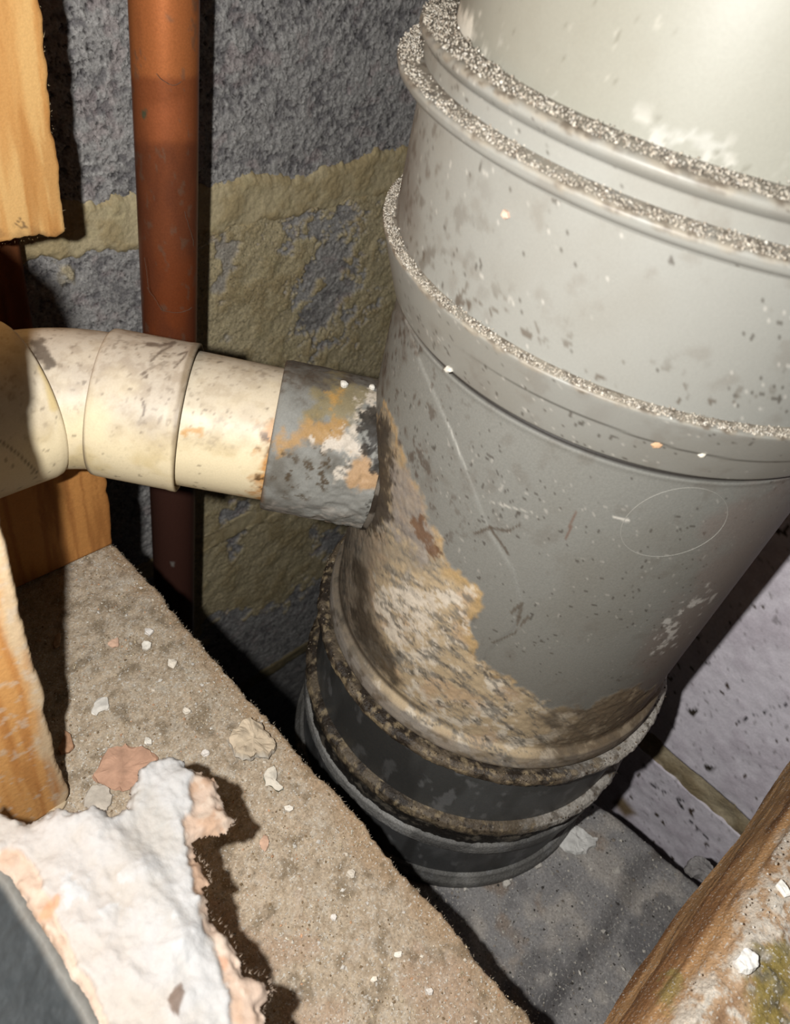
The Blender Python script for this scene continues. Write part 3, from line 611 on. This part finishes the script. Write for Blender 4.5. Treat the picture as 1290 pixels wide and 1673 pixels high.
V, Fc, k = grid_body(P, (0, 0.0245, 0)); tag(build('wall_stud', V, Fc, pad(pine(q, 361, (1, 1, 0.07), S(176, 110, 70), S(120, 74, 48)), len(V)), M_wood), 'orange timber, its shade painted in as dark brown, behind the cream elbow, against the back wall', 'timber')  # same orange wood as the post, shade put into browner colours
bx = on_plane(186, 880, 1, 0.171)[0]
P = face_xz(-0.06, bx, BEAM_Z, 0.1262, 0.171, 0.0007, lambda q: 0.0004 * fbm(q * np.array([0, 0, 1]), 160, 3, 371)); q = P.reshape(-1, 3)
C = pine(q, 373, (1, 1, 0.06), S(214, 150, 84), S(158, 98, 50)); V, Fc, k = grid_body(P, (0, 0.032, 0))
tag(build('timber_block', V, Fc, pad(C, len(V)), M_wood), 'short orange timber block standing on the dusty beam under the cream elbow', 'timber')
P = face_xz(-0.10, 0.0312, BEAM_Z - 0.0002, 0.228, 0.0996, 0.0006, lambda q: 0.0006 * fbm(q * np.array([0, 0, 1]), 110, 5, 381)); q = P.reshape(-1, 3)
C = pine(q, 383, (1, 1, 0.07), S(232, 172, 104), S(196, 126, 64)); e = 0.0312 - q[:, 0]
C = mix(C, S(236, 214, 178), sstep(0.0042, 0.0012, e + 0.0014 * fbm(q, 300, 4, 385, (1, 1, 0.15))) * 0.8)
C = mix(C, S(228, 212, 190), sstep(0.5, 1.1, fbm(q, 500, 3, 387)) * 0.5)
V, Fc, k = grid_body(P, (0, 0.036, 0)); stud = tag(build('timber_stud', V, Fc, pad(C, len(V)), M_wood), 'rough-edged orange timber stud standing on the near left of the dusty beam', 'timber')
def fibres(name, base, d, N, ln, wd, c, seed, parent, spread=0.5):
    r = np.random.default_rng(seed); V = []; 
    k = r.integers(0, len(base), N); B = base[k] + r.normal(size=(N, 3)) * 0.0002
    D = np.asarray(d) * r.uniform(0.3, 1, (N, 1)) * ln + r.normal(size=(N, 3)) * ln * spread
    s = np.cross(D, r.normal(size=(N, 3))); s /= np.linalg.norm(s, axis=1)[:, None] + 1e-9; t_ = np.cross(D, s); t_ /= np.linalg.norm(t_, axis=1)[:, None] + 1e-9
    V = np.stack([B + s * wd, B - s * wd * 0.5 + t_ * wd * 0.8, B - s * wd * 0.5 - t_ * wd * 0.8, B + D], 1)
    f = np.array([[0, 1, 3], [1, 2, 3], [2, 0, 3], [0, 2, 1]]); Fc = (np.arange(N)[:, None, None] * 4 + f).reshape(-1, 3)
    return build(name, V, Fc, np.repeat(palette(N, [c, c * 0.8], seed), 4, 0), M_grain, parent, False, 'stuff')
zz = np.linspace(zp, 0.27, 300); fibres('splinters', np.stack([zz * 0 + xp, zz * 0 + 0.2188, zz], 1), (0.7, 0, 0.2), 40, 0.0008, 0.00008, S(250, 226, 180), 393, post, 0.4)
xx = np.linspace(0.05, xp, 300); fibres('splinters', np.stack([xx, xx * 0 + 0.2186, xx * 0 + zp], 1), (0, 0, -1), 50, 0.0005, 0.00008, S(240, 206, 150), 395, post, 0.5)
# the dusty beam
BX = 0.0862
ys = np.linspace(-0.13, 0.298, 620); t = np.linspace(0, 1, 220); Yg, Tg = np.meshgrid(ys, t, indexing='ij')
eq = np.stack([ys * 0, ys, ys * 0], 1); ed = 0.0005 * fbm(eq, 60, 4, 401) + 0.0003 * fbm(eq, 500, 2, 402)
X = -0.09 + (BX + ed[:, None] + 0.09) * Tg; P = np.stack([X, Yg, X * 0 + BEAM_Z], -1); q = P.reshape(-1, 3); p = pix(P)
a = fbm(q, 160, 5, 403); b = fbm(q, 900, 3, 404, gain=0.75); n3 = fbm(q, 40, 3, 405)
d = (1 - Tg.ravel()) * (BX + 0.09); q[:, 2] += (0.00035 * a + 0.00022 * b - 0.0002) * sstep(0, 0.003, d) - 0.0011 * (1 - np.sqrt(np.clip(1 - (1 - np.clip(d / 0.0011, 0, 1)) ** 2, 0, 1)))
C = mix(flat(S(204, 186, 162), len(q)), S(166, 147, 122), sstep(-0.2, 0.9, b) * 0.7); C = mix(C, S(206, 197, 182), sstep(0.3, 1.1, -b + 0.4 * a) * 0.6)
C = mix(C, S(190, 158, 132), sstep(0.2, 1.0, n3 + 0.5 * a) * 0.45 * sstep(1250, 1500, p[:, 1])); C = mix(C, S(170, 138, 102), sstep(0.008, 0.001, d + 0.002 * a) * 0.55)
C = mix(C, S(126, 110, 88), sstep(0.5, 1.2, fbm(q, 200, 4, 407)) * 0.6)
V, Fc, k = grid_body(P, (0, 0, -0.045)); beam = tag(build('timber_beam', V, Fc, pad(C, len(V)), M_dusty), 'broad timber beam thick with beige dust, running past the foot of the grey pipe', 'timber')
fibres('frayed_fibres', np.stack([BX + ed - 0.0003, ys, ys * 0 + BEAM_Z - 0.0006], 1), (1, 0, 0.15), 800, 0.0005, 0.00006, S(230, 214, 190), 411, beam, 0.5)
r = np.random.default_rng(413); N = 9000; yy = r.uniform(-0.02, 0.172, N); xx = r.uniform(0.015, BX - 0.0008, N)
P = np.stack([xx, yy, xx * 0 + BEAM_Z + 0.0002], 1); cl = fbm(P, 90, 3, 415); P = P[cl > r.uniform(-1.2, 0.5, N)]; N = len(P)
tag(grains('beam_dust', P, r.uniform(0.0001, 0.00032, N) * r.choice([1, 1, 1, 1.7], N), palette(N, [S(236, 228, 212), S(214, 196, 166), S(150, 128, 100), S(220, 176, 140)], 416, [0.35, 0.35, 0.2, 0.1]), M_grain, None, 417, 0.7),
    'loose beige dust and crumbs lying on the broad timber beam', 'dust')
# the mossy batten across the near right corner
fy, z0, z1 = -0.0284, BEAM_Z + 0.0002, 0.1205
prof = [(fy + 0.0004, z0), (fy, z0 + 0.002), (fy, z1 - 0.018), (fy - 0.0012, z1 - 0.010), (fy - 0.0032, z1 - 0.0048), (fy - 0.0062, z1 - 0.0014), (fy - 0.011, z1), (fy - 0.060, z1 + 0.001), (fy - 0.060, z0)]
pr = np.array(refine(prof, 0.0007)); xs = np.linspace(0.03, 0.2485, 330)
P = np.stack([np.repeat(xs[None], len(pr), 0), np.repeat(pr[:, :1], 330, 1), np.repeat(pr[:, 1:], 330, 1)], -1); q = P.reshape(-1, 3); p = pix(P)
a = fbm(q, 70, 4, 421, (0.12, 1, 1)); b = fbm(q, 320, 4, 422, (0.2, 1, 1)); n1 = fbm(q, 150, 5, 423, gain=0.65); n2 = fbm(q, 480, 4, 424, gain=0.65)
top = sstep(z1 - 0.009, z1 - 0.001, q[:, 2] + 0.002 * n1)
q[:, 1] += 0.0006 * a + 0.0003 * b + 0.0005 * fbm(q, 22, 2, 426); q[:, 2] += (0.0007 * n1 + 0.0006 * a) * top
C = mix(flat(S(204, 162, 116), len(q)), S(164, 122, 84), sstep(-0.4, 0.9, a + 0.5 * b)); C = mix(C, S(120, 86, 60), sstep(0.6, 1.1, b) * 0.6)
C = mix(C, mix(flat(S(204, 176, 146), len(q)), S(162, 132, 104), sstep(-0.2, 0.8, b)), top * 0.85)
C = mix(C, S(236, 228, 214), top * sstep(0.0, 0.45, n2 * 0.7 + n1 * 0.4 + 0.55 * blot(p, [(1180, 1490), (1230, 1420), (1320, 1330), (1320, 1560), (1210, 1600), (1120, 1673), (1050, 1690), (1120, 1600)], 30, n1, 30) - 0.1) * 0.85)
ms = blot(p, [(1230, 1560), (1300, 1540), (1320, 1700), (1210, 1700), (1225, 1620)], 20, n1, 30); C = mix(C, mix(flat(S(150, 134, 66), len(q)), S(92, 82, 42), sstep(-0.2, 0.7, n2)), ms * 0.85)
C = mix(C, S(160, 148, 92), blot(p, [(1090, 1590), (1110, 1580), (1115, 1610), (1085, 1650), (1075, 1640)], 6, n2, 8) * 0.7)
kq = quads(len(pr), 330); n0 = len(q); ends = []
V = np.concatenate([q, [[0.03, fy - 0.03, 0.1], [0.2485, fy - 0.03, 0.1]]]); i = np.arange(len(pr))
e0 = np.stack([i * 330, np.full(len(pr), n0), np.roll(i, -1) * 330], 1); e1 = np.stack([i * 330 + 329, np.roll(i, -1) * 330 + 329, np.full(len(pr), n0 + 1)], 1)
batten = tag(build('timber_batten', V, [kq[:, ::-1], e0, e1], pad(C, len(V)), M_dusty), 'brown timber batten with mossy white-dusted top in the near corner by the painted wall', 'timber')
r = np.random.default_rng(431); N = 1500; P = np.stack([r.uniform(0.09, 0.2, N), fy - 0.002 - 0.03 * r.random(N) ** 1.3, 0 * r.random(N) + z1 + 0.0002], 1)
cl = fbm(P, 110, 3, 433); P = P[cl > r.uniform(-0.6, 1.0, N)]
grains('white_dust', P, r.uniform(0.00012, 0.0004, len(P)), palette(len(P), [S(240, 236, 226), S(214, 202, 184)], 434), M_grain, batten, 435, 0.7)

# ------------------------------------------------------------------ broken plaster in the near left corner
OUT = [(-140, 1330), (-40, 1318), (0, 1317), (20, 1330), (50, 1340), (85, 1333), (93, 1323), (117, 1325), (153, 1317), (173, 1325), (181, 1331), (206, 1319), (212, 1281), (226, 1256), (258, 1238), (278, 1231), (302, 1242), (312, 1260), (335, 1262), (359, 1270), (357, 1297), (367, 1317), (383, 1339), (379, 1349), (355, 1365), (322, 1367), (312, 1377), (322, 1402), (335, 1412), (345, 1442), (333, 1450), (337, 1474), (345, 1498), (367, 1518), (387, 1555), (399, 1587), (435, 1595), (444, 1615), (439, 1635), (427, 1648), (433, 1673), (455, 1760), (520, 1900), (260, 1950), (153, 1673), (133, 1635), (97, 1575), (68, 1522), (40, 1486), (16, 1438), (0, 1430), (-140, 1400)]
WHITE = [(-140, 1330), (0, 1330), (60, 1345), (85, 1335), (93, 1323), (117, 1325), (153, 1317), (181, 1331), (206, 1319), (212, 1281), (226, 1256), (258, 1238), (278, 1231), (302, 1242), (310, 1262), (312, 1290), (316, 1330), (300, 1345), (298, 1375), (312, 1402), (318, 1440), (325, 1500), (345, 1545), (365, 1590), (380, 1640), (390, 1700), (420, 1900), (280, 1950), (175, 1673), (150, 1620), (110, 1540), (90, 1490), (60, 1420), (30, 1390), (-140, 1380)]
def pl_z(x, y): return 0.1245 + 0.010 * np.clip((0.048 - x) / 0.045, -0.2, 1.6)
step = 0.00036
xs = np.arange(-0.012, 0.060, step); ys = np.arange(-0.012, 0.082, step); X, Y = np.meshgrid(xs, ys)
Q = np.stack([X, Y, pl_z(X, Y)], -1); q = Q.reshape(-1, 3); p = pix(Q)
nz = fbm(q, 260, 4, 441, gain=0.65); n1 = fbm(q, 90, 4, 442); n2 = fbm(q, 700, 3, 443)
sd = poly_sd(p, OUT) + 4 * nz + 2 * n2; wsd = poly_sd(p, WHITE) + 5 * nz
ridge = line_d(p, [(117, 1335), (160, 1362), (193, 1392), (230, 1435), (262, 1478), (300, 1540)])
side = poly_sd(p, [(117, 1335), (160, 1362), (193, 1392), (230, 1435), (262, 1478), (300, 1540), (330, 1700), (600, 1700), (600, 1200), (117, 1200)])
wm = sstep(-3, 5, wsd)
q[:, 2] += 0.0009 * wm + 0.0008 * n1 + 0.00022 * nz + 0.00006 * n2 + 0.0016 * sstep(70, 0, ridge) * (side < 0) + 0.0016 * sstep(48, 0, ridge) * (side >= 0)
q[:, 2] -= 0.0016 * sstep(16, 0, sd) * (wsd < 14)
C = mix(flat(S(200, 178, 160), len(q)), S(190, 160, 136), sstep(0.1, 0.9, n1)); C = mix(C, S(218, 204, 188), sstep(0.2, 0.9, nz) * 0.5)
C = mix(C, mix(flat(S(187, 184, 179), len(q)), S(192, 191, 190), sstep(-0.4, 0.6, n1)), wm)
C = mix(C, S(186, 170, 154), wm * sstep(260, 60, p[:, 0] - (p[:, 1] - 1330) * 0.45 + 60 * n1) * 0.35)
C = mix(C, S(196, 196, 196), wm * sstep(0.35, 0.7, nz) * blot(p, [(90, 1450), (170, 1400), (260, 1470), (330, 1520), (290, 1560), (200, 1490), (110, 1510)], 15, n1, 15) * 0.9)
C = mix(C, S(206, 156, 124), blot(p, [(66, 1504), (74, 1483), (92, 1470), (102, 1468), (96, 1486), (80, 1500)], 3, n2, 3) * 0.9)
C = mix(C, S(118, 100, 88), blot(p, [(276, 1634), (290, 1615), (296, 1610), (297, 1625), (292, 1660), (282, 1655)], 3, nz, 4) * 0.9)
C = mix(C, S(216, 160, 126), blot(p, [(358, 1565), (372, 1566), (372, 1592), (362, 1585)], 3, nz, 4) * 0.6)
ny, nx = X.shape; vis = (sd > 0).reshape(ny, nx); cell = vis[:-1, :-1] & vis[1:, :-1] & vis[:-1, 1:] & vis[1:, 1:]
idx = np.arange(nx * ny).reshape(ny, nx); A = idx[:-1, :-1][cell]; B = idx[:-1, 1:][cell]; D = idx[1:, 1:][cell]; E_ = idx[1:, :-1][cell]
topf = np.stack([A, B, D, E_], 1); NB = nx * ny; botf = topf[:, ::-1] + NB
ed = np.concatenate([topf[:, [0, 1]], topf[:, [1, 2]], topf[:, [2, 3]], topf[:, [3, 0]]]); key = np.sort(ed, 1); key = key[:, 0].astype(np.int64) * NB * 2 + key[:, 1]
_, inv, cnt = np.unique(key, return_inverse=True, return_counts=True); be = ed[cnt[inv] == 1]
sk = np.stack([be[:, 1], be[:, 0], be[:, 0] + NB, be[:, 1] + NB], 1)
Bq = q.copy(); Bq[:, 2] = q[:, 2] - 0.0008 - 0.0037 * sstep(0, 60, sd) + 0.0002 * nz; V = np.concatenate([q, Bq]); Call = np.concatenate([C, C * 0.95])
used = np.unique(np.concatenate([topf.ravel(), botf.ravel()])); rm = np.full(NB * 2, -1); rm[used] = np.arange(len(used))
pl = thing('plaster_piece', (0.02, 0.04, 0.125), 'large broken piece of white plaster with torn peach edges in the near left corner', 'plaster')
build('plaster_slab', V[used], [rm[topf], rm[botf], rm[sk]], Call[used], M_plaster, pl)
# its grey painted side, sloping away to the left
EL = np.array([on_plane(a_, b_, 2, 0.1345) for a_, b_ in ((-60, 1330), (-10, 1420), (10, 1440), (38, 1488), (66, 1528), (95, 1580), (131, 1640), (151, 1678), (210, 1790))])
tt = np.linspace(0, len(EL) - 1, 200); E2 = np.stack([np.interp(tt, np.arange(len(EL)), EL[:, k_]) for k_ in range(3)], 1)
u = np.linspace(0, 1, 120)[:, None, None]; P = E2[None] + u * np.array([-0.030, -0.012, -0.010]) + np.array([0, 0, -0.0012]); q = P.reshape(-1, 3)
bv = sstep(0.16, 0.0, np.repeat(u.ravel(), 200)); n1 = fbm(q, 300, 4, 451); q[:, 2] += 0.0002 * n1 + 0.0006 * bv
C = mix(flat(S(64, 68, 70), len(q)), S(54, 58, 60), sstep(-0.2, 1, fbm(q, 120, 4, 453))); C = mix(C, S(150, 147, 140), sstep(0.05, 0.0, np.repeat(u.ravel(), 200)) * 0.7)
V, Fc, k = grid_body(P, (0.004, 0.004, -0.006)); build('painted_face', V, Fc, pad(C, len(V)), M_grey, pl)['label'] = 'smooth grey painted face'
bo = q[::1]; k_ = np.nonzero((sd > 0) & (sd < 9) & (p[:, 0] > 300))[0] if False else None
er = np.array([on_plane(a_, b_, 2, 0.1238) for a_, b_ in [(383, 1339), (379, 1349), (355, 1365), (322, 1367), (312, 1377), (322, 1402), (335, 1412), (345, 1442), (333, 1450), (337, 1474), (345, 1498), (367, 1518), (387, 1555), (399, 1587), (435, 1595), (444, 1615), (439, 1635), (427, 1648), (433, 1673)]])
tt = np.linspace(0, len(er) - 1, 400); er = np.stack([np.interp(tt, np.arange(len(er)), er[:, k_]) for k_ in range(3)], 1)
fibres('torn_fibres', er, (0.8, 0.3, 0), 220, 0.0007, 0.00007, S(200, 180, 160), 455, pl, 0.5)

# ------------------------------------------------------------------ flakes and chips
def flake(name, poly, z, th, c, seed, label, cat='flake', group=None, tilt=(0, 0), side=None, m=M_plaster, rough=0.0003):
    r = np.random.default_rng(seed); pts = np.array([on_plane(a_, b_, 2, z) for a_, b_ in poly])
    for _ in range(2 if cat in ('flake', 'chunk', 'lump', 'chip') else 0):           # ragged outline: midpoints pushed in and out
        nx_ = np.roll(pts, -1, 0); e_ = nx_ - pts; mid = (pts + nx_) / 2 + np.stack([-e_[:, 1], e_[:, 0], e_[:, 2] * 0], 1) * r.normal(0, 0.10, (len(pts), 1)); pts = np.stack([pts, mid], 1).reshape(-1, 3)
    cen = pts.mean(0); n_ = len(pts)
    def lift(P): return P[:, 2] + (P[:, 0] - cen[0]) * tilt[0] + (P[:, 1] - cen[1]) * tilt[1]
    rings = []
    for f_, h in ((1.0, 0.0), (1.02, th * 0.5), (0.97, th), (0.82, th * 1.05), (0.64, th * 1.08), (0.46, th * 1.1), (0.24, th * 1.1)):
        R_ = cen + (pts - cen) * f_; R_[:, :2] += 0.0003 * fbm(R_ + h * 3, 500, 2, seed)[:, None] * (h > 0) * (f_ > 0.9); R_[:, 2] = lift(R_) + h + (0.25 * th * fbm(R_, 230, 3, seed) + 0.12 * th * fbm(R_, 700, 2, seed + 1)) * (h >= th); rings.append(R_)
    mn = min(R_[:, 2].min() for R_ in rings); V = np.concatenate(rings + [cen[None] + [0, 0, th * 1.1], cen[None]]); V[:, 2] += z - mn
    Fc = [quads(7, n_, True)]; i = np.arange(n_); Fc.append(np.stack([6 * n_ + i, 6 * n_ + np.roll(i, -1), np.full(n_, 7 * n_)], 1)); Fc.append(np.stack([np.roll(i, -1), i, np.full(n_, 7 * n_ + 1)], 1))
    C = flat(c, len(V)) * (1 + 0.16 * fbm(V, 420, 3, seed + 2))[:, None]
    if side is not None: C[:2 * n_] = side
    o = build(name, V, Fc, C, m, None, False); return tag(o, label, cat, group)
bz = BEAM_Z + 0.0003
flake('plaster_chunk', [(373, 1225), (378, 1205), (392, 1190), (408, 1180), (420, 1186), (436, 1204), (450, 1218), (447, 1232), (438, 1242), (418, 1240), (408, 1247), (384, 1243)], bz, 0.0026, S(220, 202, 176), 461, 'thick beige chunk of plaster near the outer edge of the dusty beam', 'chunk', tilt=(-0.12, 0.1), side=S(218, 210, 196))
flake('plaster_chip', [(430, 1272), (436, 1258), (447, 1252), (452, 1262), (462, 1290), (455, 1294), (444, 1286), (432, 1284)], bz, 0.0010, S(238, 230, 214), 462, 'pale curled chip with a dark green edge below the beige chunk', 'chip', side=S(70, 84, 62))
flake('plaster_flake', [(152, 1270), (165, 1248), (176, 1228), (205, 1219), (232, 1224), (258, 1240), (252, 1262), (225, 1285), (200, 1294), (178, 1288), (160, 1280)], bz, 0.0012, S(206, 164, 138), 463, 'large flat pinkish-brown flake on the beam, tucked under the white plaster', tilt=(0.0, 0.03))
flake('plaster_flake', [(138, 1305), (146, 1290), (160, 1284), (176, 1287), (184, 1300), (180, 1316), (166, 1330), (144, 1326)], bz, 0.0007, S(208, 198, 184), 464, 'round grey-beige flake lying on the beam between stud and white plaster')
flake('plaster_flake', [(150, 1162), (156, 1148), (166, 1142), (178, 1150), (176, 1160), (162, 1164), (158, 1170)], bz, 0.0008, S(242, 236, 226), 465, 'whitish angular flake at the middle of the beam by the shadow edge')
flake('plaster_flake', [(176, 1054), (184, 1046), (192, 1045), (194, 1056), (184, 1059)], bz, 0.0008, S(228, 190, 164), 466, 'small pink flake on the far half of the beam')
flake('plaster_flake', [(88, 1052), (92, 1040), (98, 1040), (99, 1056), (90, 1060)], bz, 0.0008, S(190, 160, 130), 467, 'small tan flake on the beam in the shadow of the stud')
flake('bark_flake', [(96, 1226), (106, 1196), (112, 1202), (122, 1218), (114, 1230), (100, 1234)], bz, 0.0012, S(180, 140, 110), 468, 'brown woody flake in the dark shadow beside the stud')
flake('plaster_flake', [(424, 1376), (430, 1366), (437, 1372), (438, 1384), (432, 1390), (426, 1386)], bz, 0.0008, S(228, 190, 164), 469, 'little pink oval flake beside the shadow of the white plaster')
flake('plaster_flake', [(60, 1310), (66, 1300), (110, 1310), (100, 1326), (70, 1328)], bz, 0.001, S(200, 180, 150), 470, 'beige flake at the foot of the rough-edged stud')
rr = random.Random(5)
def crumb(x, y, s, z, th, c, seed, label):
    k_ = rr.randint(5, 7); a_ = rr.random() * 6
    flake('plaster_crumb', [(x + s * rr.uniform(0.7, 1.2) * math.cos(a_ + j * 6.283 / k_), y + 0.8 * s * rr.uniform(0.7, 1.2) * math.sin(a_ + j * 6.283 / k_)) for j in range(k_)], z, th, c, seed, label, 'crumb')
for i, (x, y, s, lb) in enumerate([
    (240, 1056, 9, 'white crumb on the far part of the beam, left of the biggest white one there'), (281, 1084, 10, 'biggest white crumb on the far part of the beam'),
    (243, 1033, 7, 'long thin whitish crumb on the far part of the beam, farthest from the camera'), (242, 1213, 8, 'white crumb on the beam touching the upper edge of the pinkish-brown flake'),
    (305, 1163, 6, 'cream crumb on the beam midway between far edge and beige chunk'), (335, 1232, 6, 'pale crumb on the beam between beige chunk and white plaster'),
    (470, 1322, 8, 'white crumb on the beam just below the curled chip with a green edge'), (573, 1430, 7, 'white crumb near the outer edge of the beam, beside the lower black pipe'),
    (545, 1500, 6, 'white crumb at mid-width of the near beam, right of the plaster shadow'), (650, 1560, 6, 'cream crumb on the near beam, second from the bottom along its outer edge'),
    (610, 1600, 6, 'white crumb on the near beam, set in from its outer edge'), (700, 1620, 6, 'white crumb on the near beam, closest to the camera along its outer edge')]):
    crumb(x, y, s, bz, 0.0007 + s * 0.00005, [S(232, 226, 214), S(226, 216, 200), S(234, 228, 220)][i % 3] * 1.3, 480 + i, lb)
tiny = [(206, 1005), (213, 1052), (300, 1082), (315, 1085), (250, 1127), (230, 1218), (175, 1158), (280, 1108), (320, 1150), (265, 990), (195, 1110), (262, 1112), (432, 1245), (565, 1395), (482, 1382), (560, 1455), (520, 1375), (490, 1452), (600, 1475), (500, 1345), (560, 1580), (520, 1540), (470, 1420), (660, 1490), (160, 1000), (230, 960), (330, 1120), (345, 1190), (590, 1530), (640, 1640)]
P = np.array([on_plane(x, y, 2, bz) for x, y in tiny]); tag(grains('plaster_crumbs', P, np.full(len(P), 0.0007), palette(len(P), [S(236, 230, 220), S(226, 214, 196)], 520), M_plaster, None, 521, 0.5), 'scatter of very small white plaster crumbs on the broad beam', 'crumbs')
flake('plaster_flake', [(906, 1378), (914, 1358), (930, 1350), (946, 1354), (958, 1364), (975, 1370), (972, 1384), (956, 1396), (938, 1398), (920, 1390)], 0.0006, 0.0016, S(248, 246, 240), 530, 'white plaster flake on the grey slab at the foot of the big pipe', tilt=(0, 0.05))
for i, (x, y, s, lb) in enumerate([(878, 1416, 6, 'white crumb on the slab between the white flake and the pipe foot'), (826, 1444, 7, 'white crumb on the slab touching the rim of the pipe foot'), (1007, 1423, 6, 'white crumb on the slab to the right of the white flake')]):
    crumb(x, y, s, 0.0004, 0.001, S(220, 214, 204), 540 + i, lb)
tiny = [(818, 1438), (834, 1436), (965, 1420), (960, 1336), (947, 1590), (900, 1592), (1018, 1583), (985, 1520), (950, 1475), (1010, 1560), (963, 1635), (760, 1452)]
P = np.array([on_plane(x, y, 2, 0.0006) for x, y in tiny]); tag(grains('plaster_crumbs', P, np.full(len(P), 0.0010), palette(len(P), [S(226, 220, 210)], 522), M_plaster, None, 523, 0.5), 'scatter of very small white plaster crumbs on the grey slab', 'crumbs')
flake('mortar_lump', [(1118, 1425), (1122, 1408), (1136, 1402), (1150, 1410), (1160, 1424), (1158, 1436), (1146, 1440), (1128, 1434)], 0.0004, 0.0030, S(166, 162, 160), 560, 'small grey mortar lump on the slab edge beside the batten', 'lump')
flake('plaster_lump', [(1196, 1575), (1204, 1560), (1220, 1556), (1232, 1566), (1233, 1580), (1222, 1590), (1206, 1590)], z1 + 0.0006, 0.0018, S(240, 238, 232) * 1.5, 561, 'round white plaster lump on the mossy batten', 'lump')
flake('plaster_crumb', [(1266, 1448), (1274, 1440), (1284, 1452), (1290, 1464), (1280, 1466)], z1 + 0.0006, 0.001, S(238, 236, 228) * 1.5, 562, 'elongated white plaster crumb on the dusty batten top', 'crumb')
def stuck(name, poly, R, c, label, cat, seed, group=None):
    pts = np.array([on_cyl(a_, b_, R) for a_, b_ in poly]); n_ = len(pts); nv = np.array([*(pts.mean(0)[:2] - SOIL), 0]); nv /= np.linalg.norm(nv); cen = pts.mean(0)
    V = np.concatenate([pts - nv * 0.0002, pts + nv * 0.0004, (cen + (pts - cen) * 0.6) + nv * 0.0008, [cen + nv * 0.0009]]); i = np.arange(n_)
    return tag(build(name, V, [quads(3, n_, True), np.stack([2 * n_ + i, 2 * n_ + np.roll(i, -1), np.full(n_, 3 * n_)], 1)], c, M_plaster, None, False), label, cat, group)
stuck('plaster_chip', [(1062, 724), (1068, 717), (1078, 717), (1085, 724), (1078, 730), (1066, 730)], 0.0590, S(214, 176, 140), 'tan chip stuck to the sloping collar of the big grey pipe', 'chip', 1)
stuck('plaster_chip', [(1138, 741), (1146, 736), (1153, 738), (1149, 744), (1141, 745)], 0.0590, S(232, 226, 210), 'little white chip stuck on the collar, next to the tan chip', 'chip', 2)
stuck('plaster_chip', [(727, 602), (732, 597), (739, 601), (739, 607), (732, 609)], 0.0573, S(226, 220, 208), 'white bead stuck in the groove under the sloping collar', 'chip', 3)
stuck('plaster_chip', [(820, 350), (824, 342), (830, 346), (832, 356), (826, 358)], 0.0592, S(222, 190, 170), 'pinkish chip stuck on the pipe between the two lower collars', 'chip', 4)
P = np.array([ax(0.0655) + [0, 0, 0.0212], ax(0.058) + [0, 0, 0.0214]]); 
for (s, dx, sz, lb) in ((0.0640, 0.0, 0.0012, 'square white crumb on top of the stained grey boss socket'), (0.0565, 0.001, 0.0009, 'white crumb on the boss socket where it meets the big pipe')):
    c0 = ax(s) + np.array([dx, dx, 0.0207]); r = np.random.default_rng(int(s * 1e4)); k_ = 8; an = np.linspace(0, 2 * math.pi, k_, endpoint=False); b_ = np.stack([np.cos(an), np.sin(an), an * 0], 1) * sz * r.uniform(0.7, 1.1, (k_, 1))
    V = np.concatenate([c0 + b_ * 0.9 - [0, 0, 0.0004], c0 + b_ + [0, 0, sz * 0.6], c0 + b_ * 0.5 + [0, 0, sz], [c0 + [0, 0, sz * 1.05]]]); i = np.arange(k_)
    tag(build('plaster_crumb', V, [quads(3, k_, True), np.stack([2 * k_ + i, 2 * k_ + np.roll(i, -1), np.full(k_, 3 * k_)], 1)], S(236, 232, 222), M_plaster, None, False), lb, 'crumb')
# cobwebs
def web(name, segs, label):
    V, Fs = [], []; off = 0
    for pts, rad in segs:
        P = sweep(np.array(pts), rad, 5); V.append(P.reshape(-1, 3)); Fs.append(quads(len(P), 5, True) + off); off += P.shape[0] * 5
    return tag(build(name, np.concatenate(V), Fs, S(150, 136, 120), M_web, None, True, 'stuff'), label, 'cobweb')
def sag(a_, b_, d, n_=14, seed=0):
    t_ = np.linspace(0, 1, n_)[:, None]; r = np.random.default_rng(seed); P = a_ * (1 - t_) + b_ * t_; P[:, 2] -= (4 * t_ * (1 - t_)).ravel() * d; return P + np.cumsum(r.normal(size=P.shape) * 0.0001, 0)
cp = lambda x, y: on_plane(x, y, 1, COPPER[1] - 0.0112)
web('cobweb', [(sag(cp(316, 412), on_plane(385, 365, 1, WALL_Y - 0.002), 0.001, seed=1), 0.00006), (sag(cp(312, 418), on_plane(345, 380, 1, WALL_Y - 0.002), 0.0005, seed=2), 0.00005), (sag(cp(300, 345), cp(316, 402), 0.0, seed=3), 0.00006),
     (sag(cp(240, 470), cp(262, 505), 0.0, seed=4), 0.00006), (sag(cp(262, 505), cp(315, 500), 0.002, seed=5), 0.00007), (sag(cp(236, 420), cp(246, 480), 0.0, seed=6), 0.00005), (sag(cp(255, 120), cp(298, 128), 0.002, seed=7), 0.00007)], 'thin cobweb strands across the copper pipe')
